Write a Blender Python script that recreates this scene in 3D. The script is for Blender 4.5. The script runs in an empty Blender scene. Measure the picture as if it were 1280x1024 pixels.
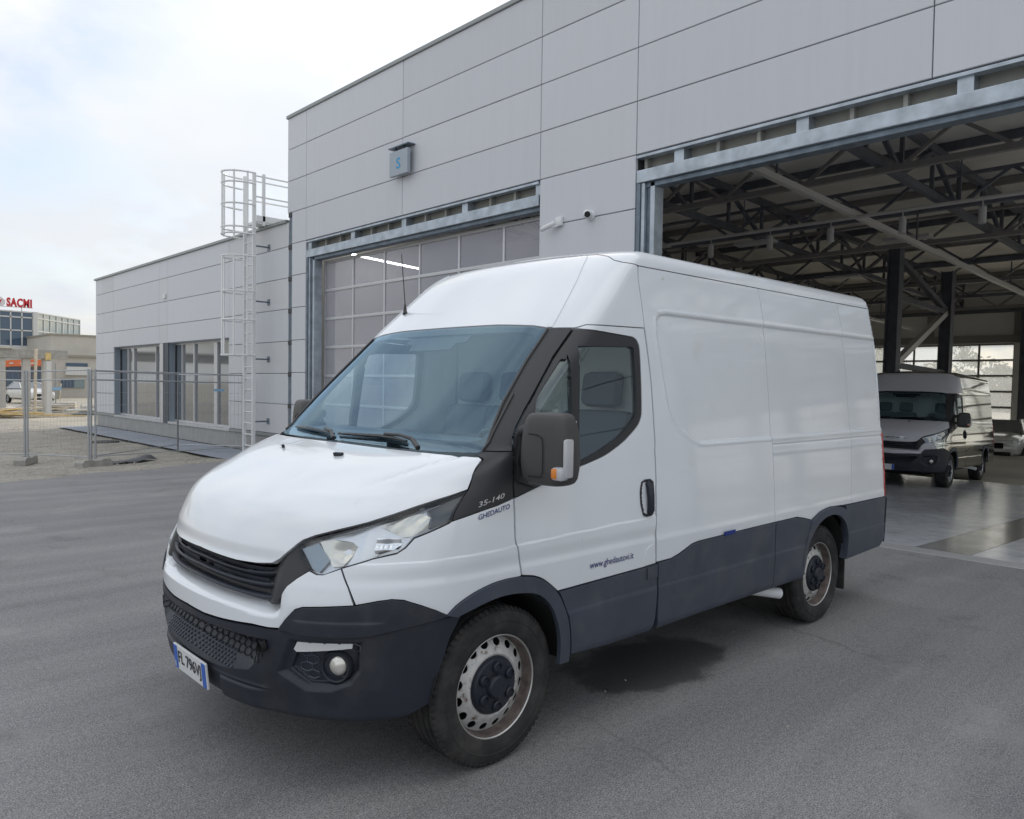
import bpy, bmesh, math, random
import numpy as np
from mathutils import Matrix, Vector
from mathutils.geometry import tessellate_polygon

random.seed(7)
scene = bpy.context.scene
COL = scene.collection
R = math.radians

# ------------------------------------------------------------------ camera
cam_data = bpy.data.cameras.new('camera')
cam = bpy.data.objects.new('camera', cam_data)
COL.objects.link(cam)
cam_data.sensor_width = 36.0
cam_data.lens = 27.05
cam_data.clip_start = 0.05
cam_data.clip_end = 2000.0
cam.matrix_world = Matrix((
    (0.7287,  0.0117, -0.6847, -2.1698),
    (-0.6847, 0.0335, -0.7281, -3.3395),
    (0.0144,  0.9994,  0.0324,  1.6133),
    (0, 0, 0, 1)))
scene.camera = cam

# ------------------------------------------------------------------ sky, sun, exposure
SUN_DIR = Vector((0.74, 0.40, 0.58)).normalized()
world = bpy.data.worlds.new('World')
scene.world = world
world.use_nodes = True
wt = world.node_tree
wt.nodes.clear()
def wn(t, **k):
    n = wt.nodes.new(t)
    for a, b in k.items():
        setattr(n, a, b)
    return n
w_out = wn('ShaderNodeOutputWorld')
w_bg = wn('ShaderNodeBackground')
w_bg.inputs['Strength'].default_value = 0.15
w_sky = wn('ShaderNodeTexSky', sky_type='NISHITA', sun_disc=False)
w_sky.sun_elevation = math.asin(SUN_DIR.z)
w_sky.sun_rotation = math.atan2(SUN_DIR.x, SUN_DIR.y)
w_sky.air_density = 1.0
w_sky.dust_density = 2.5
w_tc = wn('ShaderNodeTexCoord')
w_sep = wn('ShaderNodeSeparateXYZ')
w_add = wn('ShaderNodeMath', operation='ADD'); w_add.inputs[1].default_value = 0.35
w_max = wn('ShaderNodeMath', operation='MAXIMUM'); w_max.inputs[1].default_value = 0.05
w_dx = wn('ShaderNodeMath', operation='DIVIDE')
w_dy = wn('ShaderNodeMath', operation='DIVIDE')
w_cmb = wn('ShaderNodeCombineXYZ')
w_n1 = wn('ShaderNodeTexNoise'); w_n1.inputs['Scale'].default_value = 2.3
w_n1.inputs['Detail'].default_value = 8; w_n1.inputs['Roughness'].default_value = 0.55
w_n2 = wn('ShaderNodeTexNoise'); w_n2.inputs['Scale'].default_value = 1.1
w_n2.inputs['Detail'].default_value = 5
w_r1 = wn('ShaderNodeValToRGB')
w_r1.color_ramp.elements[0].position = 0.38; w_r1.color_ramp.elements[0].color = (0.34, 0.34, 0.34, 1)
w_r1.color_ramp.elements[1].position = 0.55; w_r1.color_ramp.elements[1].color = (1, 1, 1, 1)
w_r2 = wn('ShaderNodeValToRGB')
w_r2.color_ramp.elements[0].position = 0.3; w_r2.color_ramp.elements[0].color = (6.3, 6.9, 7.8, 1)
w_r2.color_ramp.elements[1].position = 0.66; w_r2.color_ramp.elements[1].color = (8.3, 8.22, 7.95, 1)
w_mix = wn('ShaderNodeMixRGB')
# thin overcast: the zenith brighter than the horizon
w_g0 = wn('ShaderNodeMath', operation='MAXIMUM'); w_g0.inputs[1].default_value = 0.0
w_g1 = wn('ShaderNodeMath', operation='MULTIPLY_ADD'); w_g1.inputs[1].default_value = 0.38; w_g1.inputs[2].default_value = 0.62
w_cld = wn('ShaderNodeVectorMath', operation='SCALE')
L = wt.links.new
L(w_tc.outputs['Generated'], w_sep.inputs[0])
L(w_sep.outputs['Z'], w_add.inputs[0]); L(w_add.outputs[0], w_max.inputs[0])
L(w_sep.outputs['X'], w_dx.inputs[0]); L(w_max.outputs[0], w_dx.inputs[1])
L(w_sep.outputs['Y'], w_dy.inputs[0]); L(w_max.outputs[0], w_dy.inputs[1])
L(w_dx.outputs[0], w_cmb.inputs[0]); L(w_dy.outputs[0], w_cmb.inputs[1])
L(w_cmb.outputs[0], w_n1.inputs['Vector']); L(w_cmb.outputs[0], w_n2.inputs['Vector'])
L(w_n1.outputs['Fac'], w_r1.inputs['Fac']); L(w_n2.outputs['Fac'], w_r2.inputs['Fac'])
L(w_r1.outputs['Color'], w_mix.inputs['Fac'])
L(w_sep.outputs['Z'], w_g0.inputs[0]); L(w_g0.outputs[0], w_g1.inputs[0])
L(w_r2.outputs['Color'], w_cld.inputs[0]); L(w_g1.outputs[0], w_cld.inputs['Scale'])
L(w_sky.outputs['Color'], w_mix.inputs['Color1']); L(w_cld.outputs[0], w_mix.inputs['Color2'])
L(w_mix.outputs['Color'], w_bg.inputs['Color']); L(w_bg.outputs[0], w_out.inputs[0])

sun_data = bpy.data.lights.new('sun', 'SUN')
sun_data.energy = 1.5
sun_data.angle = R(10)
sun_data.color = (1.0, 0.94, 0.85)
sun = bpy.data.objects.new('sun', sun_data)
COL.objects.link(sun)
sun.rotation_euler = SUN_DIR.to_track_quat('Z', 'Y').to_euler()
sun.location = (10, 6, 20)

scene.view_settings.view_transform = 'Standard'
scene.view_settings.look = 'None'
scene.view_settings.gamma = 1
scene.view_settings.use_curve_mapping = False
scene.view_settings.exposure = 0.22
scene.render.engine = 'CYCLES'
scene.cycles.max_bounces = 8
scene.cycles.transparent_max_bounces = 16

# ------------------------------------------------------------------ materials
MATS = {}
def mat(name, col, rough=0.5, metal=0.0, coat=0.0, var=None, bump=None, spec=0.5, rvar=None, emit=None, dirt=None):
    """principled; var=(scale, amount) colour mottling, bump=(scale, strength, distance), dirt=(colour, scale, lo, hi)"""
    m = bpy.data.materials.new(name)
    m.use_nodes = True
    nt = m.node_tree
    b = nt.nodes['Principled BSDF']
    b.inputs['Base Color'].default_value = (*col, 1)
    b.inputs['Roughness'].default_value = rough
    b.inputs['Metallic'].default_value = metal
    b.inputs['Specular IOR Level'].default_value = spec
    b.inputs['Coat Weight'].default_value = coat
    b.inputs['Coat Roughness'].default_value = 0.06
    tc = nt.nodes.new('ShaderNodeTexCoord')
    last = None
    if var:
        n = nt.nodes.new('ShaderNodeTexNoise'); n.inputs['Scale'].default_value = var[0]
        n.inputs['Detail'].default_value = 6
        nt.links.new(tc.outputs['Object'], n.inputs['Vector'])
        r = nt.nodes.new('ShaderNodeValToRGB')
        a = var[1]
        r.color_ramp.elements[0].position = 0.3; r.color_ramp.elements[1].position = 0.7
        r.color_ramp.elements[0].color = (*[c * (1 - a) for c in col], 1)
        r.color_ramp.elements[1].color = (*[min(1, c * (1 + a)) for c in col], 1)
        nt.links.new(n.outputs['Fac'], r.inputs['Fac'])
        last = r.outputs['Color']
    if dirt:
        n = nt.nodes.new('ShaderNodeTexNoise'); n.inputs['Scale'].default_value = dirt[1]
        n.inputs['Detail'].default_value = 8; n.inputs['Roughness'].default_value = 0.65
        nt.links.new(tc.outputs['Object'], n.inputs['Vector'])
        r = nt.nodes.new('ShaderNodeValToRGB')
        r.color_ramp.elements[0].position = dirt[2]; r.color_ramp.elements[1].position = dirt[3]
        r.color_ramp.elements[0].color = (0, 0, 0, 1); r.color_ramp.elements[1].color = (1, 1, 1, 1)
        nt.links.new(n.outputs['Fac'], r.inputs['Fac'])
        mx = nt.nodes.new('ShaderNodeMixRGB')
        nt.links.new(r.outputs['Color'], mx.inputs['Fac'])
        if last: nt.links.new(last, mx.inputs['Color1'])
        else: mx.inputs['Color1'].default_value = (*col, 1)
        mx.inputs['Color2'].default_value = (*dirt[0], 1)
        last = mx.outputs['Color']
    if last: nt.links.new(last, b.inputs['Base Color'])
    if rvar:
        n = nt.nodes.new('ShaderNodeTexNoise'); n.inputs['Scale'].default_value = rvar[0]
        n.inputs['Detail'].default_value = 5
        nt.links.new(tc.outputs['Object'], n.inputs['Vector'])
        mr = nt.nodes.new('ShaderNodeMapRange')
        mr.inputs['To Min'].default_value = max(0, rough - rvar[1]); mr.inputs['To Max'].default_value = rough + rvar[1]
        nt.links.new(n.outputs['Fac'], mr.inputs['Value']); nt.links.new(mr.outputs[0], b.inputs['Roughness'])
    if bump:
        n = nt.nodes.new('ShaderNodeTexNoise'); n.inputs['Scale'].default_value = bump[0]
        n.inputs['Detail'].default_value = 4
        nt.links.new(tc.outputs['Object'], n.inputs['Vector'])
        bp = nt.nodes.new('ShaderNodeBump'); bp.inputs['Strength'].default_value = bump[1]
        bp.inputs['Distance'].default_value = bump[2]
        nt.links.new(n.outputs['Fac'], bp.inputs['Height']); nt.links.new(bp.outputs[0], b.inputs['Normal'])
    if emit:
        b.inputs['Emission Color'].default_value = (*emit[0], 1); b.inputs['Emission Strength'].default_value = emit[1]
    MATS[name] = m
    return m
def glass_mat(name, tint, ior=1.5, rough=0.0, body=0.0, body_col=(0.3, 0.3, 0.32), gcol=(1, 1, 1), through=False):
    """thin pane: tinted see-through + Fresnel reflection, optional milky body"""
    m = bpy.data.materials.new(name); m.use_nodes = True
    nt = m.node_tree; nt.nodes.clear()
    o = nt.nodes.new('ShaderNodeOutputMaterial')
    t = nt.nodes.new('ShaderNodeBsdfTransparent'); t.inputs['Color'].default_value = (*tint, 1)
    g = nt.nodes.new('ShaderNodeBsdfGlossy'); g.inputs['Roughness'].default_value = rough; g.inputs['Color'].default_value = (*gcol, 1)
    f = nt.nodes.new('ShaderNodeFresnel')
    # a thin pane reflects alike from both sides: undo the node's inversion on back faces
    ge = nt.nodes.new('ShaderNodeNewGeometry'); mr = nt.nodes.new('ShaderNodeMapRange')
    mr.inputs['To Min'].default_value = ior; mr.inputs['To Max'].default_value = 1 / ior
    nt.links.new(ge.outputs['Backfacing'], mr.inputs['Value']); nt.links.new(mr.outputs[0], f.inputs['IOR'])
    mx = nt.nodes.new('ShaderNodeMixShader')
    inner = t.outputs[0]
    if body > 0:
        d = nt.nodes.new('ShaderNodeBsdfTranslucent' if through else 'ShaderNodeBsdfDiffuse'); d.inputs['Color'].default_value = (*body_col, 1)
        m0 = nt.nodes.new('ShaderNodeMixShader'); m0.inputs[0].default_value = body
        nt.links.new(inner, m0.inputs[1]); nt.links.new(d.outputs[0], m0.inputs[2]); inner = m0.outputs[0]
    nt.links.new(f.outputs[0], mx.inputs[0]); nt.links.new(inner, mx.inputs[1]); nt.links.new(g.outputs[0], mx.inputs[2])
    nt.links.new(mx.outputs[0], o.inputs[0])
    MATS[name] = m
    return m

mat('van_white', (0.78, 0.805, 0.835), 0.30, coat=0.9, var=(3, 0.02), dirt=((0.62, 0.60, 0.56), 2.3, 0.62, 0.9), rvar=(5, 0.06))
mat('van_dark', (0.015, 0.019, 0.030), 0.48, bump=(700, 0.12, 0.002), var=(6, 0.15), dirt=((0.06, 0.06, 0.062), 4, 0.5, 0.95))
mat('lens_clear', (0.50, 0.50, 0.52), 0.2, coat=0.6)
mat('clad_dark', (0.055, 0.066, 0.090), 0.5, bump=(700, 0.1, 0.002), var=(6, 0.12), dirt=((0.13, 0.125, 0.12), 3.5, 0.5, 0.95))
mat('trim_black', (0.030, 0.030, 0.033), 0.42, bump=(500, 0.08, 0.002))
mat('mirror_grey', (0.060, 0.058, 0.058), 0.5, bump=(600, 0.12, 0.002))
mat('gloss_black', (0.010, 0.011, 0.013), 0.12)
mat('rubber', (0.022, 0.021, 0.021), 0.8, var=(20, 0.2), dirt=((0.075, 0.07, 0.065), 9, 0.45, 0.85), bump=(180, 0.15, 0.003))
mat('rim_steel', (0.56, 0.55, 0.53), 0.42, metal=0.25, dirt=((0.16, 0.10, 0.07), 26, 0.54, 0.66), var=(30, 0.1))
mat('rim_rust', (0.12, 0.095, 0.083), 0.7, var=(25, 0.4), dirt=((0.2, 0.19, 0.18), 12, 0.55, 0.8))
mat('rim_edge', (0.55, 0.54, 0.52), 0.4, metal=0.7)
mat('chrome', (0.86, 0.87, 0.88), 0.07, metal=1.0)
mat('satin_metal', (0.62, 0.63, 0.65), 0.32, metal=0.9)
mat('lamp_grey', (0.86, 0.86, 0.88), 0.22, metal=0.55)
mat('lamp_blue', (0.30, 0.36, 0.42), 0.15, coat=0.6)
mat('lamp_dark', (0.05, 0.06, 0.07), 0.25, coat=0.3)
mat('lamp_cream', (0.80, 0.77, 0.70), 0.16, metal=0.5)
mat('amber', (0.75, 0.24, 0.03), 0.2, coat=0.5)
mat('tail_red', (0.45, 0.05, 0.04), 0.2, coat=0.5)
mat('plate_white', (0.72, 0.73, 0.72), 0.4, var=(60, 0.05))
mat('plate_blue', (0.03, 0.13, 0.52), 0.4)
mat('ink', (0.02, 0.02, 0.025), 0.5)
mat('decal_navy', (0.02, 0.03, 0.16), 0.4)
mat('decal_blue', (0.01, 0.03, 0.22), 0.4)
mat('drl_white', (0.66, 0.66, 0.66), 0.3)
mat('seat_dark', (0.15, 0.17, 0.19), 0.85, bump=(120, 0.2, 0.003))
mat('cab_grey', (0.16, 0.18, 0.20), 0.6)
mat('cab_light', (0.66, 0.68, 0.64), 0.7)
mat('under_black', (0.012, 0.012, 0.012), 0.9)
glass_mat('windscreen', (0.74, 0.86, 0.90), 2.05, gcol=(0.58, 0.82, 1.0))
glass_mat('side_glass', (0.88, 0.94, 0.94), 1.9, gcol=(0.85, 0.95, 1.0))
glass_mat('lamp_glass', (0.93, 0.95, 0.96), 1.5)

def panel_mat(name, col, rough):
    """coated sheet cladding: faint tone change from panel to panel, rain streaks, slight oil-canning"""
    m = mat(name, col, rough)
    nt = m.node_tree; b = nt.nodes['Principled BSDF']
    ge = nt.nodes.new('ShaderNodeNewGeometry'); oi = nt.nodes.new('ShaderNodeObjectInfo')
    mp = nt.nodes.new('ShaderNodeMapping'); mp.inputs['Scale'].default_value = (1, 7, 0.35)
    n1 = nt.nodes.new('ShaderNodeTexNoise'); n1.inputs['Scale'].default_value = 1.6; n1.inputs['Detail'].default_value = 7
    n2 = nt.nodes.new('ShaderNodeTexNoise'); n2.inputs['Scale'].default_value = 0.7; n2.inputs['Detail'].default_value = 3
    nt.links.new(ge.outputs['Position'], mp.inputs['Vector']); nt.links.new(mp.outputs[0], n1.inputs['Vector']); nt.links.new(ge.outputs['Position'], n2.inputs['Vector'])
    r1 = nt.nodes.new('ShaderNodeMapRange'); r1.inputs['From Min'].default_value = .3; r1.inputs['From Max'].default_value = .7; r1.inputs['To Min'].default_value = .978; r1.inputs['To Max'].default_value = 1.01
    r2 = nt.nodes.new('ShaderNodeMapRange'); r2.inputs['To Min'].default_value = .965; r2.inputs['To Max'].default_value = 1.03
    nt.links.new(n1.outputs['Fac'], r1.inputs['Value']); nt.links.new(oi.outputs['Random'], r2.inputs['Value'])
    mu = nt.nodes.new('ShaderNodeMath'); mu.operation = 'MULTIPLY'
    nt.links.new(r1.outputs[0], mu.inputs[0]); nt.links.new(r2.outputs[0], mu.inputs[1])
    sc = nt.nodes.new('ShaderNodeVectorMath'); sc.operation = 'SCALE'; sc.inputs[0].default_value = col
    nt.links.new(mu.outputs[0], sc.inputs['Scale']); nt.links.new(sc.outputs[0], b.inputs['Base Color'])
    bp = nt.nodes.new('ShaderNodeBump'); bp.inputs['Strength'].default_value = .12; bp.inputs['Distance'].default_value = .03
    nt.links.new(n2.outputs['Fac'], bp.inputs['Height']); nt.links.new(bp.outputs[0], b.inputs['Normal'])
panel_mat('panel_grey', (0.60, 0.615, 0.655), 0.38)
panel_mat('panel_grey_b', (0.615, 0.625, 0.66), 0.42)
panel_mat('panel_warm', (0.61, 0.615, 0.635), 0.5)
mat('joint_dark', (0.07, 0.07, 0.072), 0.8)
mat('shed_wall', (0.22, 0.25, 0.29), 0.6, var=(0.5, 0.08))
mat('coping', (0.30, 0.32, 0.32), 0.4, metal=0.3)
mat('plinth', (0.36, 0.355, 0.34), 0.85, var=(3, 0.08), bump=(40, 0.2, 0.004))
mat('galv', (0.42, 0.47, 0.52), 0.38, metal=0.55, var=(5, 0.22), rvar=(9, 0.1))
mat('galv_dark', (0.16, 0.20, 0.24), 0.45, metal=0.5, var=(7, 0.25))
mat('alu', (0.60, 0.60, 0.61), 0.4, metal=0.5)
mat('alu_blue', (0.33, 0.38, 0.44), 0.42, metal=0.4)
mat('ladder_white', (0.76, 0.77, 0.77), 0.4)
mat('insul', (0.36, 0.36, 0.33), 0.8, var=(4, 0.15))
mat('steel_dark', (0.115, 0.12, 0.14), 0.6, var=(4, 0.2))
mat('steel_mid', (0.26, 0.245, 0.235), 0.5, metal=0.2)
mat('rail_grey', (0.55, 0.53, 0.50), 0.45, metal=0.3)
mat('deck', (0.74, 0.71, 0.66), 0.7, var=(1.2, 0.1))
mat('wall_in', (0.74, 0.72, 0.68), 0.7, var=(1, 0.06))
mat('lamp_body', (0.45, 0.44, 0.43), 0.5)
mat('tube_on', (1, 1, 1), 0.5, emit=((1, 0.98, 0.95), 12.0))
glass_mat('door_pane', (0.90, 0.90, 0.93), 1.5, body=0.34, body_col=(0.56, 0.545, 0.60))
glass_mat('clear_pane', (0.95, 0.96, 0.95), 1.5)
glass_mat('haze_dust_pane', (0.93, 0.94, 0.93), 1.5, body=0.26, body_col=(0.93, 0.93, 0.91), through=True)  # milky body paints in the aerial haze beyond, along with glass dust
mat('bldg_glass', (0.075, 0.09, 0.105), 0.04, coat=1.0, spec=0.9)
mat('mull_dark', (0.03, 0.045, 0.07), 0.4)
mat('sign_grey', (0.36, 0.41, 0.46), 0.4)
mat('sign_blue', (0.02, 0.30, 0.62), 0.4)
mat('cam_white', (0.75, 0.76, 0.77), 0.35)
mat('concrete', (0.36, 0.35, 0.32), 0.9, var=(6, 0.15), bump=(60, 0.3, 0.004))
mat('concrete_pale', (0.50, 0.48, 0.44), 0.85, var=(3, 0.1))
mat('walk', (0.27, 0.29, 0.33), 0.8, var=(1.5, 0.12), bump=(50, 0.2, 0.003))
mat('wire', (0.45, 0.47, 0.49), 0.4, metal=0.7)
mat('black_plastic', (0.012, 0.014, 0.018), 0.3, bump=(25, 0.6, 0.02))
mat('manhole', (0.06, 0.055, 0.05), 0.6, metal=0.4, var=(20, 0.3))
mat('timber', (0.62, 0.46, 0.20), 0.7, var=(8, 0.2))
mat('timber_pale', (0.60, 0.52, 0.40), 0.7, var=(8, 0.2))
mat('tag_blue', (0.28, 0.46, 0.62), 0.5)
mat('orange_fascia', (0.68, 0.17, 0.06), 0.5, var=(2, 0.08))
mat('far_glass', (0.045, 0.085, 0.14), 0.06, coat=0.6, spec=0.7)
mat('far_glass_pale', (0.16, 0.23, 0.24), 0.06, coat=1.0, spec=0.9)
mat('far_white', (0.62, 0.62, 0.60), 0.6)
mat('far_grey', (0.50, 0.47, 0.42), 0.8, var=(0.8, 0.06))
mat('far_dark', (0.30, 0.28, 0.23), 0.8)  # deeper grey-beige for the far roof edge, ledge and low wall
mat('sign_red', (0.58, 0.02, 0.025), 0.45)
mat('sign_pale', (0.75, 0.74, 0.74), 0.45)
mat('van_chrome', (0.62, 0.61, 0.57), 0.05, metal=1.0)
mat('van_grey', (0.62, 0.62, 0.66), 0.42, coat=0.2)
mat('car_white', (0.62, 0.61, 0.58), 0.2, coat=0.8)
mat('car_silver', (0.46, 0.46, 0.45), 0.22, metal=0.5, coat=0.6)
mat('bark', (0.08, 0.06, 0.045), 0.9, var=(8, 0.3))
mat('leaf', (0.060, 0.085, 0.042), 0.6, var=(0.7, 0.35))
mat('leaf_b', (0.075, 0.10, 0.055), 0.6, var=(0.7, 0.35))

def asphalt_mat():
    m = bpy.data.materials.new('asphalt'); m.use_nodes = True
    nt = m.node_tree; b = nt.nodes['Principled BSDF']
    ge = nt.nodes.new('ShaderNodeNewGeometry')
    def noise(sc, det=6, ro=0.55):
        n = nt.nodes.new('ShaderNodeTexNoise'); n.inputs['Scale'].default_value = sc
        n.inputs['Detail'].default_value = det; n.inputs['Roughness'].default_value = ro
        nt.links.new(ge.outputs['Position'], n.inputs['Vector']); return n.outputs['Fac']
    def ramp(fac, p0, c0, p1, c1):
        r = nt.nodes.new('ShaderNodeValToRGB')
        r.color_ramp.elements[0].position = p0; r.color_ramp.elements[0].color = (*c0, 1)
        r.color_ramp.elements[1].position = p1; r.color_ramp.elements[1].color = (*c1, 1)
        nt.links.new(fac, r.inputs['Fac']); return r.outputs['Color']
    def mix(fac, a, c, t='MIX'):
        x = nt.nodes.new('ShaderNodeMixRGB'); x.blend_type = t
        if isinstance(fac, float): x.inputs['Fac'].default_value = fac
        else: nt.links.new(fac, x.inputs['Fac'])
        for i, v in ((1, a), (2, c)):
            if isinstance(v, tuple): x.inputs[i].default_value = (*v, 1)
            else: nt.links.new(v, x.inputs[i])
        return x.outputs['Color']
    base = ramp(noise(0.35, 5), 0.3, (0.215, 0.213, 0.221), 0.7, (0.270, 0.267, 0.274))
    spk = ramp(noise(150, 3, 0.6), 0.36, (0.30, 0.30, 0.31), 0.66, (1.75, 1.74, 1.70))
    c = mix(0.75, base, spk, 'MULTIPLY')
    fine = ramp(noise(38, 4, 0.6), 0.3, (0.80, 0.80, 0.80), 0.7, (1.18, 1.17, 1.15))
    c = mix(1.0, c, fine, 'MULTIPLY')
    stain = ramp(noise(1.1, 7, 0.6), 0.56, (0, 0, 0), 0.74, (0.8, 0.8, 0.8))
    c = mix(stain, c, (0.325, 0.318, 0.315))
    dk = ramp(noise(1.6, 8, 0.7), 0.30, (0.55, 0.55, 0.55), 0.44, (0, 0, 0))
    c = mix(dk, c, (0.135, 0.131, 0.130))
    # wheel-worn streaks along the way into the hall
    mp = nt.nodes.new('ShaderNodeMapping'); mp.inputs['Scale'].default_value = (0.16, 1.9, 1); mp.inputs['Rotation'].default_value = (0, 0, R(12))
    nt.links.new(ge.outputs['Position'], mp.inputs['Vector'])
    ns = nt.nodes.new('ShaderNodeTexNoise'); ns.inputs['Scale'].default_value = 1.3; ns.inputs['Detail'].default_value = 6
    nt.links.new(mp.outputs[0], ns.inputs['Vector'])
    c = mix(1.0, c, ramp(ns.outputs['Fac'], 0.34, (0.84, 0.84, 0.85), 0.62, (1.06, 1.06, 1.05)), 'MULTIPLY')
    # laying joint and thin cracks
    vo = nt.nodes.new('ShaderNodeTexVoronoi'); vo.feature = 'DISTANCE_TO_EDGE'; vo.inputs['Scale'].default_value = 0.22
    wob = nt.nodes.new('ShaderNodeTexNoise'); wob.inputs['Scale'].default_value = 1.7; wob.inputs['Detail'].default_value = 6
    nt.links.new(ge.outputs['Position'], wob.inputs['Vector'])
    va = nt.nodes.new('ShaderNodeVectorMath'); va.operation = 'MULTIPLY_ADD'; va.inputs[1].default_value = (.7, .7, 0)
    nt.links.new(wob.outputs['Color'], va.inputs[0]); nt.links.new(ge.outputs['Position'], va.inputs[2]); nt.links.new(va.outputs[0], vo.inputs['Vector'])
    crack = ramp(vo.outputs['Distance'], 0.0, (1, 1, 1), 0.0035, (0, 0, 0))
    cm = mix(1.0, crack, ramp(noise(0.45, 3), 0.54, (0, 0, 0), 0.64, (0.4, 0.4, 0.4)), 'MULTIPLY')
    c = mix(cm, c, (0.10, 0.097, 0.095))
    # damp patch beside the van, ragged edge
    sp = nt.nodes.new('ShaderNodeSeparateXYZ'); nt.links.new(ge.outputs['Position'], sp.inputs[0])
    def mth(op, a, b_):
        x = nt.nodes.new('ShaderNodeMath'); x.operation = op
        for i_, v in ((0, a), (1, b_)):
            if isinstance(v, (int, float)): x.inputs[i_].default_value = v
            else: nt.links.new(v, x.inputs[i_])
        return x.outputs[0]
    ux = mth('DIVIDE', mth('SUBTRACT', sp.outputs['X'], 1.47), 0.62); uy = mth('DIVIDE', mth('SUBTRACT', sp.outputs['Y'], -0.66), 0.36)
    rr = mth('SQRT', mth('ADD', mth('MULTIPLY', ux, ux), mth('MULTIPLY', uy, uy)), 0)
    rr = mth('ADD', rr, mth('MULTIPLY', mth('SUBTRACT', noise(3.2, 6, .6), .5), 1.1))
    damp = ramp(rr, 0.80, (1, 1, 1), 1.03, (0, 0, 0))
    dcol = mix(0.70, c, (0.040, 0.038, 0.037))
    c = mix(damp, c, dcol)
    nt.links.new(c, b.inputs['Base Color'])
    rgh = ramp(damp, 0.0, (0.82, 0.82, 0.82), 1.0, (0.52, 0.52, 0.52)); nt.links.new(rgh, b.inputs['Roughness'])
    b.inputs['Specular IOR Level'].default_value = 0.35
    bp = nt.nodes.new('ShaderNodeBump'); bp.inputs['Strength'].default_value = 0.55; bp.inputs['Distance'].default_value = 0.006
    nt.links.new(noise(170, 3, 0.6), bp.inputs['Height']); nt.links.new(bp.outputs[0], b.inputs['Normal'])
    MATS['asphalt'] = m
asphalt_mat()
mat('gravel_ground', (0.30, 0.275, 0.23), 0.95, var=(1.4, 0.25), bump=(30, 0.9, 0.03), dirt=((0.42, 0.40, 0.36), 18, 0.5, 0.62))
mat('stone', (0.36, 0.34, 0.30), 0.9, var=(1.5, 0.35))
mat('far_ground', (0.36, 0.33, 0.27), 0.95, var=(0.4, 0.2))
mat('floor_light', (0.52, 0.53, 0.56), 0.20, var=(0.9, 0.15), rvar=(3, 0.08), dirt=((0.2, 0.2, 0.2), 5, 0.5, 0.9))
mat('floor_dark', (0.20, 0.195, 0.185), 0.16, var=(0.9, 0.2), rvar=(3, 0.08))

# ------------------------------------------------------------------ mesh helpers
def chain_inv(p):
    m = Matrix.Identity(4)
    while p is not None:
        m = p.matrix_parent_inverse @ p.matrix_basis @ m
        p = p.parent
    return m.inverted()
def adopt(o, parent):
    if parent is not None:
        o.parent = parent
        o.matrix_parent_inverse = chain_inv(parent)
def tag(o, label=None, cat=None, group=None, kind=None):
    if label: o['label'] = label
    if cat: o['category'] = cat
    if group: o['group'] = group
    if kind: o['kind'] = kind
    return o
def thing(name, loc, label, cat, group=None):
    e = bpy.data.objects.new(name, None)
    e.empty_display_size = 0.2
    e.location = loc
    COL.objects.link(e)
    tag(e, label, cat, group)
    return e
def link(name, me, parent=None, m=None):
    if m is not None and not me.materials:
        me.materials.append(MATS[m] if isinstance(m, str) else m)
    o = bpy.data.objects.new(name, me)
    COL.objects.link(o)
    adopt(o, parent)
    return o
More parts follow.
